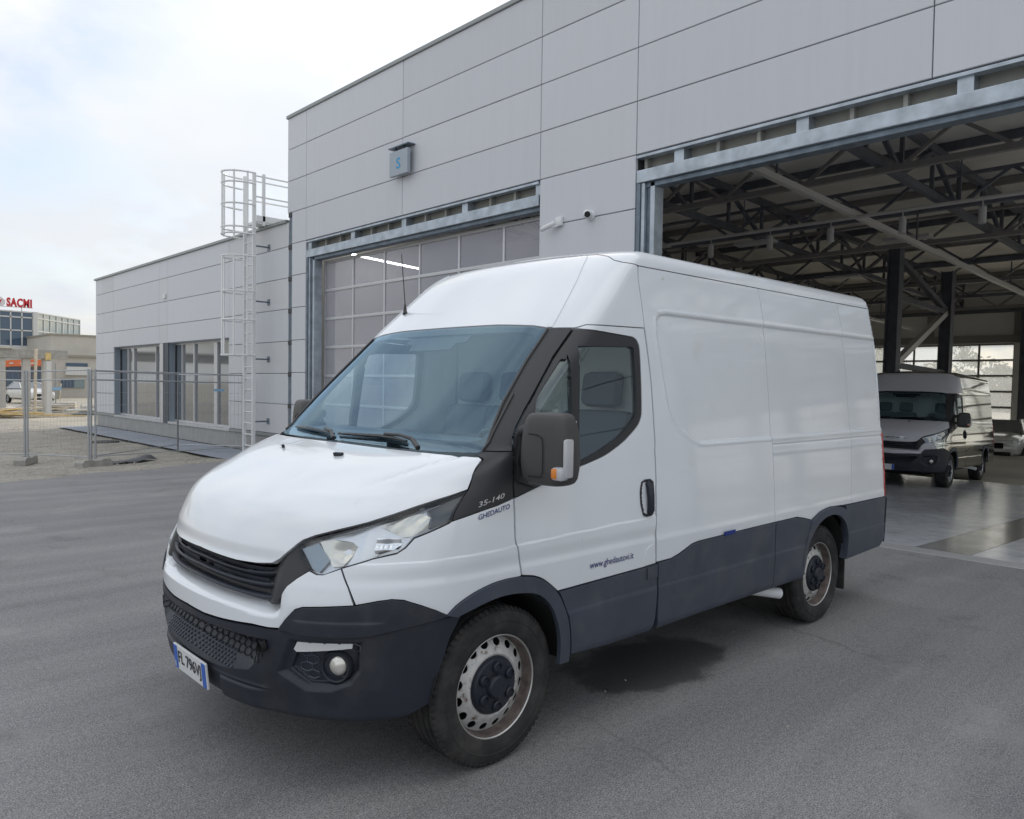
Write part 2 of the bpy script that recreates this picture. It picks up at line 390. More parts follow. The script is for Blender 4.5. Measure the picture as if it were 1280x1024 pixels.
class MB:
    def __init__(s): s.v = []; s.f = []
    def add(s, vs, fs):
        b = len(s.v); s.v += [tuple(v) for v in vs]; s.f += [tuple(i + b for i in f) for f in fs]; return s
    def box(s, lo, hi, c=0.0):
        (x0, y0, z0), (x1, y1, z1) = lo, hi
        if c <= 0:
            vs = [(x, y, z) for z in (z0, z1) for y in (y0, y1) for x in (x0, x1)]
            return s.add(vs, [(0, 2, 3, 1), (4, 5, 7, 6), (0, 1, 5, 4), (2, 6, 7, 3), (0, 4, 6, 2), (1, 3, 7, 5)])
        bm = bmesh.new()
        bmesh.ops.create_cube(bm, size=1)
        for v in bm.verts:
            v.co = Vector(((x0 + x1) / 2 + v.co.x * (x1 - x0), (y0 + y1) / 2 + v.co.y * (y1 - y0), (z0 + z1) / 2 + v.co.z * (z1 - z0)))
        bmesh.ops.bevel(bm, geom=bm.edges[:], offset=c, segments=2, affect='EDGES', profile=0.5)
        bm.verts.index_update()
        vs = [v.co[:] for v in bm.verts]; fs = [[v.index for v in f.verts] for f in bm.faces]
        bm.free(); return s.add(vs, fs)
    def obox(s, c, ax, half):
        """oriented box: centre, three axes, half sizes"""
        c = Vector(c); a = [Vector(x).normalized() * h for x, h in zip(ax, half)]
        vs = [c + a[0] * i + a[1] * j + a[2] * k for k in (-1, 1) for j in (-1, 1) for i in (-1, 1)]
        return s.add(vs, [(0, 2, 3, 1), (4, 5, 7, 6), (0, 1, 5, 4), (2, 6, 7, 3), (0, 4, 6, 2), (1, 3, 7, 5)])
    def bar(s, a, b, w, h=None, up=(0, 0, 1)):
        a = Vector(a); b = Vector(b); d = b - a
        if d.length < 1e-6: return s
        d.normalize(); u = Vector(up)
        if abs(d.dot(u)) > 0.98: u = Vector((1, 0, 0))
        r = d.cross(u).normalized(); u = r.cross(d)
        return s.obox((a + b) / 2, (d, r, u), ((b - a).length / 2, w / 2, (h or w) / 2))
    def tube(s, pts, rad, n=8, cap=True):
        pts = [Vector(p) for p in pts]; rr = rad if isinstance(rad, (list, tuple)) else [rad] * len(pts)
        rings = []; prev = None
        for i, p in enumerate(pts):
            d = (pts[min(i + 1, len(pts) - 1)] - pts[max(i - 1, 0)]).normalized()
            if prev is None:
                u = Vector((0, 0, 1)) if abs(d.z) < 0.9 else Vector((1, 0, 0))
                x = d.cross(u).normalized()
            else:
                x = (prev - d * prev.dot(d)).normalized()
            prev = x; y = d.cross(x)
            rings.append([p + (x * math.cos(2 * math.pi * k / n) + y * math.sin(2 * math.pi * k / n)) * rr[i] for k in range(n)])
        vs = [v for r in rings for v in r]; fs = []
        for i in range(len(pts) - 1):
            for k in range(n):
                a = i * n + k; b = i * n + (k + 1) % n
                fs.append((a, b, b + n, a + n))
        if cap:
            fs.append(tuple(range(n))[::-1]); fs.append(tuple(range((len(pts) - 1) * n, len(pts) * n)))
        return s.add(vs, fs)
    def lathe(s, prof, axis_o, n=48, axis='y', close=False):
        """prof: (radius, offset along axis)"""
        o = Vector(axis_o); vs = []; fs = []
        for r, t in prof:
            for k in range(n):
                a = 2 * math.pi * k / n
                if axis == 'y': vs.append(o + Vector((r * math.cos(a), t, r * math.sin(a))))
                elif axis == 'z': vs.append(o + Vector((r * math.cos(a), r * math.sin(a), t)))
                else: vs.append(o + Vector((t, r * math.cos(a), r * math.sin(a))))
        for i in range(len(prof) - 1):
            for k in range(n):
                a = i * n + k; b = i * n + (k + 1) % n
                fs.append((a, b, b + n, a + n))
        return s.add(vs, fs)
    def prism(s, poly, vec):
        """planar polygon (3D points) extruded by vec"""
        n = len(poly); p = [Vector(q) for q in poly]; v = Vector(vec)
        vs = p + [q + v for q in p]
        tri = tessellate_polygon([p])
        fs = [tuple(t) for t in tri] + [tuple(i + n for i in t)[::-1] for t in tri]
        fs += [(i, (i + 1) % n, (i + 1) % n + n, i + n) for i in range(n)]
        return s.add(vs, fs)
    def mesh(s, name, xf=None, smooth=None, fix=True):
        me = bpy.data.meshes.new(name)
        vs = s.v if xf is None else [(xf @ Vector(v))[:] for v in s.v]
        me.from_pydata(vs, [], s.f)
        if fix:
            bm = bmesh.new(); bm.from_mesh(me); bmesh.ops.recalc_face_normals(bm, faces=bm.faces[:]); bm.to_mesh(me); bm.free()
        if smooth is not None:
            me.shade_smooth()
            me.set_sharp_from_angle(angle=R(smooth))
        me.update()
        return me
    def build(s, name, m, parent=None, xf=None, smooth=None, fix=True):
        return link(name, s.mesh(name, xf, smooth, fix), parent, m)
def text_mesh(txt, size, bold=0.0, extrude=0.0, spacing=1.0):
    cu = bpy.data.curves.new('lettering', 'FONT'); cu.body = txt; cu.size = size
    cu.space_character = spacing; cu.offset = bold; cu.extrude = extrude; cu.resolution_u = 3
    o = bpy.data.objects.new('lettering_tmp', cu)
    me = bpy.data.meshes.new_from_object(o)
    bpy.data.objects.remove(o); bpy.data.curves.remove(cu)
    vs = np.array([v.co[:] for v in me.vertices]); fs = [tuple(p.vertices) for p in me.polygons]
    bpy.data.meshes.remove(me)
    lo = vs.min(0); hi = vs.max(0)
    vs[:, 0] -= lo[0]; vs[:, 1] -= lo[1]
    return vs, fs, hi[0] - lo[0], hi[1] - lo[1]

# ------------------------------------------------------------------ van body surface
# height : nose x, x where the flank begins, half width, corner exponent
TAB = np.array([
(0.100,-0.835,-0.10,0.960,2.40),(0.240,-0.868,-0.12,0.985,2.40),(0.360,-0.886,-0.12,0.996,2.40),(0.500,-0.922,-0.12,1.004,2.38),
(0.620,-0.930,-0.12,1.008,2.36),(0.740,-0.926,-0.12,1.011,2.34),(0.825,-0.908,-0.12,1.012,2.30),(0.860,-0.896,-0.12,1.007,2.28),
(0.930,-0.868,-0.11,1.004,2.25),(1.000,-0.838,-0.10,1.000,2.25),(1.080,-0.788,-0.06,0.994,2.30),(1.150,-0.694,0.00,0.988,2.30),
(1.200,-0.590,0.04,0.983,2.25),(1.250,-0.470,0.08,0.979,2.30),(1.285,-0.350,0.11,0.976,2.40),(1.320,-0.190,0.15,0.973,2.60),
(1.345,-0.130,0.18,0.971,2.75),(1.400,-0.075,0.23,0.966,2.85),(1.600,0.130,0.42,0.947,3.00),(1.900,0.440,0.73,0.914,3.00),
(2.000,0.545,0.82,0.897,2.90),(2.100,0.650,0.92,0.877,2.80),(2.200,0.755,1.02,0.857,2.70),(2.240,0.800,1.06,0.849,2.60),
(2.280,0.855,1.10,0.838,2.50),(2.310,0.905,1.14,0.818,2.40),(2.330,0.955,1.18,0.790,2.30),(2.345,1.020,1.24,0.745,2.20),
(2.352,1.070,1.29,0.700,2.20)])
XE = 3.955; RC = 0.065
def pchip(x, X, Y):
    h = np.diff(X); d = np.diff(Y) / h
    m = np.zeros_like(Y); m[0] = d[0]; m[-1] = d[-1]
    w1 = 2 * h[1:] + h[:-1]; w2 = h[1:] + 2 * h[:-1]
    ok = d[1:] * d[:-1] > 0
    mm = np.zeros(len(d) - 1)
    mm[ok] = ((w1 + w2)[ok]) / (w1[ok] / d[:-1][ok] + w2[ok] / d[1:][ok])
    m[1:-1] = mm
    i = np.clip(np.searchsorted(X, x) - 1, 0, len(X) - 2)
    t = (x - X[i]) / h[i]
    return (1 + 2 * t) * (1 - t) ** 2 * Y[i] + t * (1 - t) ** 2 * h[i] * m[i] + t * t * (3 - 2 * t) * Y[i + 1] + t * t * (t - 1) * h[i] * m[i + 1]
def sect(z):
    z = np.clip(np.asarray(z, float), TAB[0, 0], TAB[-1, 0])
    return [pchip(z, TAB[:, 0], TAB[:, k]) for k in (1, 2, 3, 4)]
def surf(s, z):
    s = np.asarray(s, float); z = np.asarray(z, float)
    F, X, W, n = sect(z); a = np.abs(s)
    ph = np.clip(a, 0, 1) * np.pi / 2
    e = 2 / n
    x = X - (X - F) * np.maximum(np.cos(ph), 1e-9) ** e
    y = W * np.maximum(np.sin(ph), 1e-9) ** e
    x = np.where(a > 1, X + (a - 1), x); y = np.where(a > 1, W, y)
    th = np.clip((x - XE) / RC, 0, np.pi / 2)
    extra = np.maximum(x - XE - RC * np.pi / 2, 0)
    over = x > XE
    y = np.where(over, W - RC * (1 - np.cos(th)) - extra, y)
    x = np.where(over, XE + RC * np.sin(th), x)
    return np.stack([x, np.where(s < 0, -y, y), z], -1)
def normal(s, z, fn=surf):
    h = 1e-3
    N = np.cross(fn(s + h, z) - fn(s - h, z), fn(s, z + h) - fn(s, z - h))
    N /= np.linalg.norm(N, axis=-1, keepdims=True) + 1e-12
    P = surf(s, z)
    ref = P - np.stack([np.clip(P[..., 0], 0.6, 3.3), P[..., 1] * 0, np.clip(P[..., 2], 0.6, 1.6)], -1)
    sg = np.sign((N * ref).sum(-1, keepdims=True)); sg[sg == 0] = 1
    return N * sg
def sx(x, z, side=-1):
    F, X, W, n = sect(z)
    if x >= X: return float(side * (1 + x - X))
    r = min(max((X - x) / (X - F), 0), 1) ** (n / 2)
    return float(side * math.acos(r) / (math.pi / 2))
def fl(pts):                                                  # flank polyline (x, z) -> (s, z) on the van's left
    out = []
    for (x0, z0), (x1, z1) in zip(pts, pts[1:]):
        k = max(1, int(math.ceil(max(abs(x1 - x0), abs(z1 - z0)) / 0.05)))
        out += [(sx(x0 + (x1 - x0) * j / k, z0 + (z1 - z0) * j / k), z0 + (z1 - z0) * j / k) for j in range(k)]
    return out + [(sx(*pts[-1]), pts[-1][1])]
def flc(pts): return fl(list(pts) + [pts[0]])[:-1]            # closed outline
def mir(pts): return [(-s, z) for s, z in pts]
def both(half): return list(half) + [(-s, z) for s, z in reversed(half) if abs(s) > 1e-6]
def cat(pts, k=4):
    """Catmull-Rom through an open polyline"""
    P = [pts[0]] + list(pts) + [pts[-1]]; out = []
    for a, b, c, d in zip(P, P[1:], P[2:], P[3:]):
        for j in range(k):
            t = j / k
            out.append(tuple(.5 * (2 * b[i] + (c[i] - a[i]) * t + (2 * a[i] - 5 * b[i] + 4 * c[i] - d[i]) * t * t + (3 * b[i] - a[i] - 3 * c[i] + d[i]) * t ** 3) for i in (0, 1)))
    return out + [tuple(pts[-1])]
def smooth01(t): t = np.clip(t, 0, 1); return t * t * (3 - 2 * t)
def densify(poly, st=0.035):
    out = []
    for i, (a, b) in enumerate(zip(poly, poly[1:] + poly[:1])):
        k = max(1, int(math.ceil(max(abs(a[0] - b[0]) / (st * 1.2), abs(a[1] - b[1]) / st))))
        out += [(a[0] + (b[0] - a[0]) * j / k, a[1] + (b[1] - a[1]) * j / k) for j in range(k)]
    return out
def poly_sdf(poly, s, z):
    """distance to a polygon, positive inside"""
    P = np.array(poly); Q = np.roll(P, -1, 0)
    d = np.full(s.shape, 1e9); ins = np.zeros(s.shape, bool)
    for (ax, ay), (bx, by) in zip(P, Q):
        ex, ey = bx - ax, by - ay
        t = np.clip(((s - ax) * ex + (z - ay) * ey) / (ex * ex + ey * ey + 1e-12), 0, 1)
        d = np.minimum(d, np.hypot(s - ax - t * ex, z - ay - t * ey))
        c = ((ay > z) != (by > z)) & (s < (bx - ax) * (z - ay) / (by - ay + 1e-12) + ax)
        ins ^= c
    return np.where(ins, d, -d)
def patch_arrays(poly, holes=(), off=0.0, ds=0.05, dz=0.05, thick=0.02, disp=None, zl=(), sl=(), cuts=()):
    loops = [densify(list(poly))] + [densify(list(h)) for h in holes]
    flat = [p for l in loops for p in l]
    tri = tessellate_polygon([[Vector((p[0], p[1], 0)) for p in l] for l in loops])
    bm = bmesh.new()
    vs = [bm.verts.new((p[0], p[1], 0)) for p in flat]
    for t in tri:
        if len(set(t)) == 3:
            try: bm.faces.new([vs[i] for i in t])
            except ValueError: pass
    ar = np.array(flat); lo = ar.min(0); hi = ar.max(0)
    ss = list(np.arange(math.ceil(lo[0] / ds) * ds, hi[0], ds)) + list(sl)
    zz = list(np.arange(math.ceil(lo[1] / dz) * dz, hi[1], dz)) + list(zl)
    for c in ss:
        bmesh.ops.bisect_plane(bm, geom=bm.verts[:] + bm.edges[:] + bm.faces[:], dist=1e-6, plane_co=(c, 0, 0), plane_no=(1, 0, 0))
    for c in zz:
        bmesh.ops.bisect_plane(bm, geom=bm.verts[:] + bm.edges[:] + bm.faces[:], dist=1e-6, plane_co=(0, c, 0), plane_no=(0, 1, 0))
    for (x0, y0), (x1, y1), width in cuts:                       # local cuts along and beside a segment
        a = Vector((x0, y0, 0)); b = Vector((x1, y1, 0)); d = (b - a).normalized(); nn = Vector((-d.y, d.x, 0)); ln = (b - a).length
        for o in (-width, -width / 2, 0, width / 2, width):
            fs = []
            for f in bm.faces:
                c = f.calc_center_median() - a
                if -.02 < c.dot(d) < ln + .02 and abs(c.dot(nn)) < abs(width) + .03: fs.append(f)
            if not fs: continue
            es = {e for f in fs for e in f.edges}; vs_ = {v for f in fs for v in f.verts}
            bmesh.ops.bisect_plane(bm, geom=list(vs_) + list(es) + fs, dist=1e-6, plane_co=a + nn * o, plane_no=nn)
    bm.verts.index_update()
    S = np.array([v.co.x for v in bm.verts]); Z = np.array([v.co.y for v in bm.verts])
    F = [[v.index for v in f.verts] for f in bm.faces]
    B = [(e.verts[0].index, e.verts[1].index) for e in bm.edges if len(e.link_faces) == 1]
    bm.free()
    def fn(s, z):
        P = surf(s, z)
        d = off + (disp(s, z) if disp else 0.0)
        return P + normal(s, z) * np.asarray(d)[..., None] if (disp or off) else P
    P = fn(S, Z); N = normal(S, Z, fn) if disp else normal(S, Z)
    n0 = len(P)
    V = list(P); NV = list(N); FF = []
    for f in F:
        p = P[f]; fnm = np.cross(p[1] - p[0], p[2] - p[0])
        if len(f) > 3: fnm = fnm + np.cross(p[2] - p[0], p[3] - p[0])
        FF.append(f if fnm @ N[f].mean(0) >= 0 else f[::-1])
    if thick:
        edge_dir = {}
        for f in FF:
            for a, b in zip(f, f[1:] + f[:1]): edge_dir[(a, b)] = 1
        for a, b in B:
            if (a, b) not in edge_dir: a, b = b, a
            e = P[b] - P[a]; wn_ = np.cross(e, N[a]); l = np.linalg.norm(wn_)
            if l < 1e-9: continue
            wn_ /= l
            k = len(V)
            V += [P[a], P[b], P[b] - N[b] * thick, P[a] - N[a] * thick]
            NV += [wn_] * 4
            FF.append([k + 1, k, k + 3, k + 2])
    return np.array(V), np.array(NV), FF
def mesh_from(name, V, NV, FF, flip=False):
    V = V.copy(); NV = NV.copy()
    if flip:
        V[:, 1] *= -1; NV[:, 1] *= -1; FF = [f[::-1] for f in FF]
    me = bpy.data.meshes.new(name)
    me.from_pydata(V.tolist(), [], FF)
    me.shade_smooth()
    me.normals_split_custom_set_from_vertices(NV.tolist())
    me.update()
    return me
def patch(name, poly, m, parent, pair=False, label=None, **k):
    """skin panel of the van; pair=True also builds the mirror-image panel on the right side"""
    V, NV, FF = patch_arrays(poly, **k)
    o = link(name, mesh_from(name, V, NV, FF), parent, m)
    if label: o['label'] = label
    if pair:
        q = parent[1] if isinstance(parent, tuple) else parent
        o2 = link(name, mesh_from(name, V, NV, FF, True), q, m)
        return o, o2
    return o
def mirror_obj(o, parent):
    me = o.data.copy()
    bm = bmesh.new(); bm.from_mesh(me)
    for v in bm.verts: v.co.y *= -1
    bmesh.ops.reverse_faces(bm, faces=bm.faces[:])
    bm.to_mesh(me); bm.free()
    return link(o.name.split('.')[0], me, parent)
def on_flank(x, z, off=0.002, side=-1):
    s = np.array([sx(x, z, side)]); zz = np.array([float(z)])
    return (surf(s, zz) + normal(s, zz) * off)[0]
def flank_text(name, txt, x0, x1, z0, z1, h, m, parent, bold=0.0, off=0.003, slant=0.0):
    """lettering laid on the left flank, from (x0,z0) to (x1,z1), letter height h"""
    vs, fs, w, hh = text_mesh(txt, 1.0, bold)
    vv = []
    for a, b, _ in vs:
        u = a / w; v = b / hh * h
        vv.append(on_flank(x0 + (x1 - x0) * u + v * slant, z0 + (z1 - z0) * u + v, off))
    mb = MB().add(vv, fs)
    return mb.build(name, m, parent, fix=False)

def build_wheel(parent, x, y, side, steer=0.0):
    """side -1: outer face towards -y"""
    xf = Matrix.Translation((x, y, 0.335)) @ Matrix.Rotation(steer, 4, 'Z') @ Matrix.Scale(1 if side < 0 else -1, 4, (0, 1, 0))
    O = (0, 0, 0)
    # wheel disc with sixteen hand holes, outer face at negative y
    mb = MB(); n = 16; K = 16
    r0, r1, y0, y1 = 0.150, 0.200, -0.072, -0.045
    for i in range(n):
        a0 = 2 * math.pi * i / n; a1 = 2 * math.pi * (i + 1) / n; am = (a0 + a1) / 2
        hole = []; frame = []
        for k in range(K):
            t = 2 * math.pi * k / K
            da = 0.58 * (a1 - a0) / 2 * math.cos(t); rr = (r0 + r1) / 2 + 0.003 + 0.0165 * math.sin(t)
            hole.append((am + da, rr))
            c, s_ = math.cos(t), math.sin(t); q = max(abs(c), abs(s_))
            frame.append((am + (a1 - a0) / 2 * c / q, (r0 + r1) / 2 + (r1 - r0) / 2 * s_ / q))
        def P(a, r, dy=0): return (r * math.cos(a), y0 + (y1 - y0) * (r - r0) / (r1 - r0) + dy, r * math.sin(a))
        vs = [P(*q) for q in hole] + [P(*q) for q in frame] + [P(*q, 0.004) for q in hole]
        fs = []
        for k in range(K):
            j = (k + 1) % K
            fs += [(k, j, K + j, K + k), (k, 2 * K + k, 2 * K + j, j)]
        mb.add(vs, fs)
    mb.lathe([(0.150, -0.072), (0.140, -0.078), (0.132, -0.080), (0.124, -0.076), (0.118, -0.060)], O, 64)
    w = mb.build('wheel', 'rim_steel', parent, xf, smooth=40)
    mb = MB()
    mb.lathe([(0.2005, -0.046), (0.203, -0.050), (0.206, -0.070), (0.2075, -0.088), (0.2125, -0.096)], O, 64)
    mb.build('rim_barrel', 'rim_rust', w, xf, smooth=40)
    MB().lathe([(0.2004, -0.040), (0.19, -0.01), (0.10, -0.01), (0.0, -0.01)], O, 48).build('hole_shade_disc', 'under_black', w, xf, smooth=40)  # black disc stands in for the shade behind the hand holes
    MB().lathe([(0.2125, -0.0965), (0.2165, -0.1005), (0.2205, -0.0985), (0.2210, -0.090)], O, 64).build('rim_flange', 'rim_edge', w, xf, smooth=50)
    # black plastic hub cover with bolts
    mb = MB()
    mb.lathe([(0.122, -0.070), (0.121, -0.083), (0.112, -0.094), (0.080, -0.098), (0.052, -0.096), (0.048, -0.112), (0.042, -0.118), (0.0, -0.119)], O, 48)
    for i in range(6):
        a = 2 * math.pi * (i + 0.5) / 6
        cx, cz = 0.083 * math.cos(a), 0.083 * math.sin(a)
        mb.lathe([(0.024, -0.090), (0.0235, -0.108), (0.019, -0.113), (0.017, -0.104), (0.0, -0.103)], (cx, 0, cz), 14)
    mb.build('hub_cover', 'van_dark', w, xf, smooth=35)
    # tyre
    prof = [(0.216, -0.092), (0.222, -0.104), (0.235, -0.110), (0.262, -0.1145), (0.285, -0.1135), (0.305, -0.108), (0.318, -0.102), (0.327, -0.094), (0.3315, -0.086)]
    groove = []
    for c in (-0.062, -0.021, 0.021, 0.062):
        groove += [(0.3345, c - 0.0065), (0.327, c - 0.005), (0.327, c + 0.005), (0.3345, c + 0.0065)]
    prof = prof + [(0.3335, -0.078)] + groove + [(0.3335, 0.078)] + [(r, -t) for r, t in reversed(prof)]
    mb = MB().lathe(prof, O, 96)
    # shoulder sipes: small radial ribs on both tread shoulders
    for k in range(72):
        a = 2 * math.pi * k / 72
        for sg in (-1, 1):
            c = Vector((0.3262 * math.cos(a), sg * 0.0925, 0.3262 * math.sin(a)))
            rad = Vector((math.cos(a), 0, math.sin(a))); tan = Vector((-math.sin(a), 0, math.cos(a)))
            mb.obox(c, (tan, Vector((0, sg * 1.0, 0)) - rad * 0.9, rad + Vector((0, sg * 0.9, 0))), (0.0085, 0.012, 0.0045))
    # raised sidewall ring
    mb.lathe([(0.276, -0.1142), (0.278, -0.1165), (0.281, -0.1165), (0.283, -0.1137)], O, 96)
    mb.build('tyre', 'rubber', w, xf, smooth=40)
    return w

def make_van():
    T = thing('delivery_van', (0, 0, 0), 'white high-roof panel van with dark lower cladding parked outside on the asphalt', 'van')
    # ---- outlines, left half, (s, z)
    HOODF = [(0, .895), (-.012, .894), (-.090, .892), (-.174, .890), (-.252, .894), (-.308, .903), (-.333, .921), (-.353, .946), (-.380, .983),
             (-.393, .998), (-.427, 1.018), (-.488, 1.043), (-.574, 1.074), (-.638, 1.103), (-.698, 1.133), (-.757, 1.157), (-.787, 1.168), (-.831, 1.187)]
    HOODR = [(-.812, 1.225), (-.770, 1.285), (-.755, 1.298), (-.72, 1.305), (-.60, 1.308), (-.45, 1.311), (-.32, 1.313), (0, 1.316)]
    HLTOP = [(-.385, .970), (-.397, .983), (-.437, 1.001), (-.509, 1.028), (-.579, 1.057), (-.645, 1.086), (-.706, 1.117), (-.767, 1.140), (-.838, 1.172)]
    HLBOT = [(-.855, 1.067), (-.800, 1.040), (-.745, 1.017), (-.724, .981), (-.703, .963), (-.633, .944), (-.544, .908), (-.493, .880), (-.470, .879), (-.446, .892), (-.421, .926)]
    GRB = [(0, .790), (-.019, .789), (-.063, .789), (-.152, .786), (-.255, .780), (-.302, .778), (-.337, .780), (-.356, .792), (-.386, .833), (-.413, .863), (-.441, .889)]
    # ---- hood
    ridge = [(-.60, 1.309), (-.50, 1.225), (-.43, 1.17)]
    def hood_disp(s, z):
        a = -np.abs(s)
        d = np.full(s.shape, 9.0)
        for (ax, ay), (bx, by) in zip(ridge, ridge[1:]):
            ex, ey = bx - ax, by - ay
            t = np.clip(((a - ax) * ex + (z - ay) * ey) / (ex * ex + ey * ey), 0, 1)
            d = np.minimum(d, np.hypot(a - ax - t * ex, z - ay - t * ey))
        fade = smooth01((z - 1.16) / 0.12)
        groove = -0.006 * np.exp(-(d / 0.014) ** 2) * fade
        lip = -0.010 * smooth01((0.955 - z) / 0.05) * smooth01((0.40 - np.abs(s)) / 0.1)
        return groove + lip
    hood = patch('hood', both(HOODF + HOODR), 'van_white', T, ds=.02, dz=.014, thick=.03, disp=hood_disp)
    for sd in (-1, 1):
        s0 = np.array([0.138 * sd]); z0 = np.array([1.281])
        p = Vector(surf(s0, z0)[0]); nn = Vector(normal(s0, z0)[0])
        MB().obox(p + nn * 0.006, ((0.35, -0.94 * sd * -1, 0), (0.94, 0.35, 0.1), nn), (0.022, 0.010, 0.008)).build('washer_nozzle', 'gloss_black', hood)
    # cowl vents strip under the windscreen: low ribs at the hood's rear edge
    for k in range(6):
        sv = 0.245 - k * 0.018
        pts = [Vector((surf(np.array([sv]), np.array([z]))[0] + normal(np.array([sv]), np.array([z]))[0] * 0.002)) for z in (1.292, 1.30, 1.308)]
        MB().tube(pts, 0.004, 5).build('cowl_rib', 'van_white', hood, smooth=40)
    # ---- grille with three slats
    gr_top = [(s, z - .006) for s, z in HOODF if s > -.42 and z < 1.0]
    gpoly = both(gr_top + [(-.389, .959), (-.417, .918)] + [(s, z + (.004 if i > 7 else -.030)) for i, (s, z) in reversed(list(enumerate(GRB)))])
    grille = patch('grille', gpoly, 'trim_black', T, ds=.03, dz=.02, thick=.03, off=-.012,
                   disp=lambda s, z: -.062 * smooth01((.352 - np.abs(s)) / .075))
    tops = np.array([p for p in gr_top])[::-1]; bots = np.array([(s, z - .03) for s, z in GRB])[::-1]
    def gz(a, f):
        t = np.interp(-a, tops[:, 0], tops[:, 1]); b = np.interp(-a, bots[:, 0], bots[:, 1])
        return b + (t - b) * f
    for f0, f1 in ((.05, .27), (.39, .61), (.71, .90)):
        half = [(-a, float(gz(a, f0))) for a in np.linspace(0, .322, 10)] + [(-.328, float(gz(.322, (f0 + f1) / 2)))] + [(-a, float(gz(a, f1))) for a in np.linspace(.322, 0, 10)]
        lo = np.array(half[:10]); hi = np.array(half[11:])
        def sd_(s, z, f0=f0, f1=f1):
            a = np.minimum(np.abs(s), .322); zb = gz(a, f0); zt = gz(a, f1)
            u = np.clip((z - zb) / (zt - zb), 0, 1)
            return -.058 + .026 * np.sin(np.pi * u) ** .7
        patch('slat', both(half), 'van_dark', grille, ds=.03, dz=.006, thick=.012, disp=sd_)
    # ---- white upper bumper band
    UB = [(s, z - .032) for s, z in GRB[:8]] + [(s, z - .006) for s, z in GRB[8:]] + [(-.446, .886), (-.470, .875), (-.492, .876), (-.540, .900), (-.571, .839), (-.599, .773), (-.537, .768),
          (-.445, .759), (-.422, .748), (-.399, .713), (-.378, .670), (-.337, .666), (-.281, .668), (-.162, .657), (-.076, .651), (-.009, .653), (0, .654)]
    patch('upper_bumper', both(UB), 'van_white', T, ds=.025, dz=.012, thick=.03,
          disp=lambda s, z: -.075 * smooth01((z - (np.interp(np.abs(s), [0, .1, .2, .3, .36], [.758, .757, .753, .746, .746]) - .042)) / .042) * smooth01((.380 - np.abs(s)) / .05))
    # ---- lower bumper, with intake, step and fog-lamp pockets
    LBT = [(0, .644), (-.076, .641), (-.162, .647), (-.281, .658), (-.376, .659), (-.449, .650), (-.542, .649), (-.613, .650), (-.676, .657), (-.766, .677), (-.856, .692), (-.936, .699)]
    LBB = [(-.903, .619), (-.882, .534), (-.860, .449), (-.840, .368), (-.765, .329), (-.694, .314), (-.594, .302), (-.499, .301), (-.397, .303), (-.341, .313), (-.246, .320),
           (-.178, .320), (-.136, .304), (-.106, .293), (0, .288)]
    INT = [(.336, .614), (.292, .517), (.256, .472), (.146, .443), (0, .429), (-.146, .443), (-.256, .472), (-.292, .517), (-.336, .614)]
    FOGP = [(-.359, .492), (-.381, .562), (-.404, .635), (-.573, .638), (-.640, .636), (-.633, .518), (-.603, .465), (-.535, .433), (-.451, .426)]
    FOGI = [(-.401, .512), (-.421, .569), (-.427, .621), (-.627, .625), (-.623, .523), (-.593, .483), (-.550, .457), (-.462, .454)]
    def bump_disp(s, z):
        di = poly_sdf(INT, s, z)
        u = smooth01(di / .010) * np.clip((z - np.interp(np.abs(s), [0, .146, .256, .292], [.432, .446, .476, .515])) / .115, 0, 1) * -.085
        a = -np.abs(s)
        dp = poly_sdf(FOGP, a, z); dq = poly_sdf(FOGI, a, z)
        u = u - .020 * smooth01(dp / .028) - .018 * smooth01(dq / .006)
        side = smooth01((np.abs(s) - .112) / .012) * smooth01((.412 - z) / .012) * smooth01((.34 - np.abs(s)) / .10) * .016
        tuck = -.05 * smooth01((.348 - z) / .07) ** 2
        ridge_ = .005 * np.exp(-((z - .416) / .006) ** 2) * smooth01((.34 - np.abs(s)) / .04)
        return u + side + tuck + ridge_
    bc = [(a, b, .010) for a, b in zip(INT, INT[1:])]
    for pl_, wd in ((FOGP, .014), (FOGI, .006)):
        for a, b in zip(pl_, pl_[1:] + pl_[:1]):
            bc += [(a, b, wd), ((-a[0], a[1]), (-b[0], b[1]), wd)]
    lower = patch('lower_bumper', both(LBT + LBB), 'van_dark', T, ds=.016, dz=.014, thick=.05, disp=bump_disp, cuts=bc)
    def nose(s, z, off):
        s = np.array([float(s)]); z = np.array([float(z)])
        return Vector((surf(s, z) + normal(s, z) * (bump_disp(s, z)[0] + off))[0])
    # honeycomb mesh in the intake, one grid
    mb = MB()
    for r_ in range(4):
        for c in range(-10, 11):
            sc = c * .030 + (r_ % 2) * .015; zc = .598 - r_ * .023
            if abs(sc) > .30: continue
            pts = []
            for k in range(6):
                t = math.pi / 6 + k * math.pi / 3
                pts.append(nose(sc + .0150 * math.cos(t) * 1.1, zc + .0150 * math.sin(t), .003))
            mb.tube(pts + [pts[0]], .0030, 4, cap=False)
    g2 = mb.build('intake_mesh', 'trim_black', lower, smooth=40); g2['kind'] = 'stuff'
    # tread studs on the bumper step
    mb = MB()
    for r_ in range(5):
        for c in range(-11, 12):
            sc = c * .0165 + (r_ % 2) * .008; zc = .462 + r_ * .0135
            if abs(sc) > .20: continue
            p = nose(sc, zc, .002); s_ = np.array([sc]); z_ = np.array([zc])
            mb.obox(p, ((0, 1, 0), (1, 0, .6), (-.6, 0, 1)), (.0055, .0055, .003))
    g3 = mb.build('tread_studs', 'clad_dark', lower); g3['kind'] = 'stuff'
    # tow-eye hole
    for sd in (-1,):
        p = nose(.326 * sd, .590, .006)
        MB().lathe([(0.0, 0.004), (.017, .004), (.020, 0), (.020, -.02)], p, 16, axis='x').build('tow_eye_cap', 'under_black', lower)
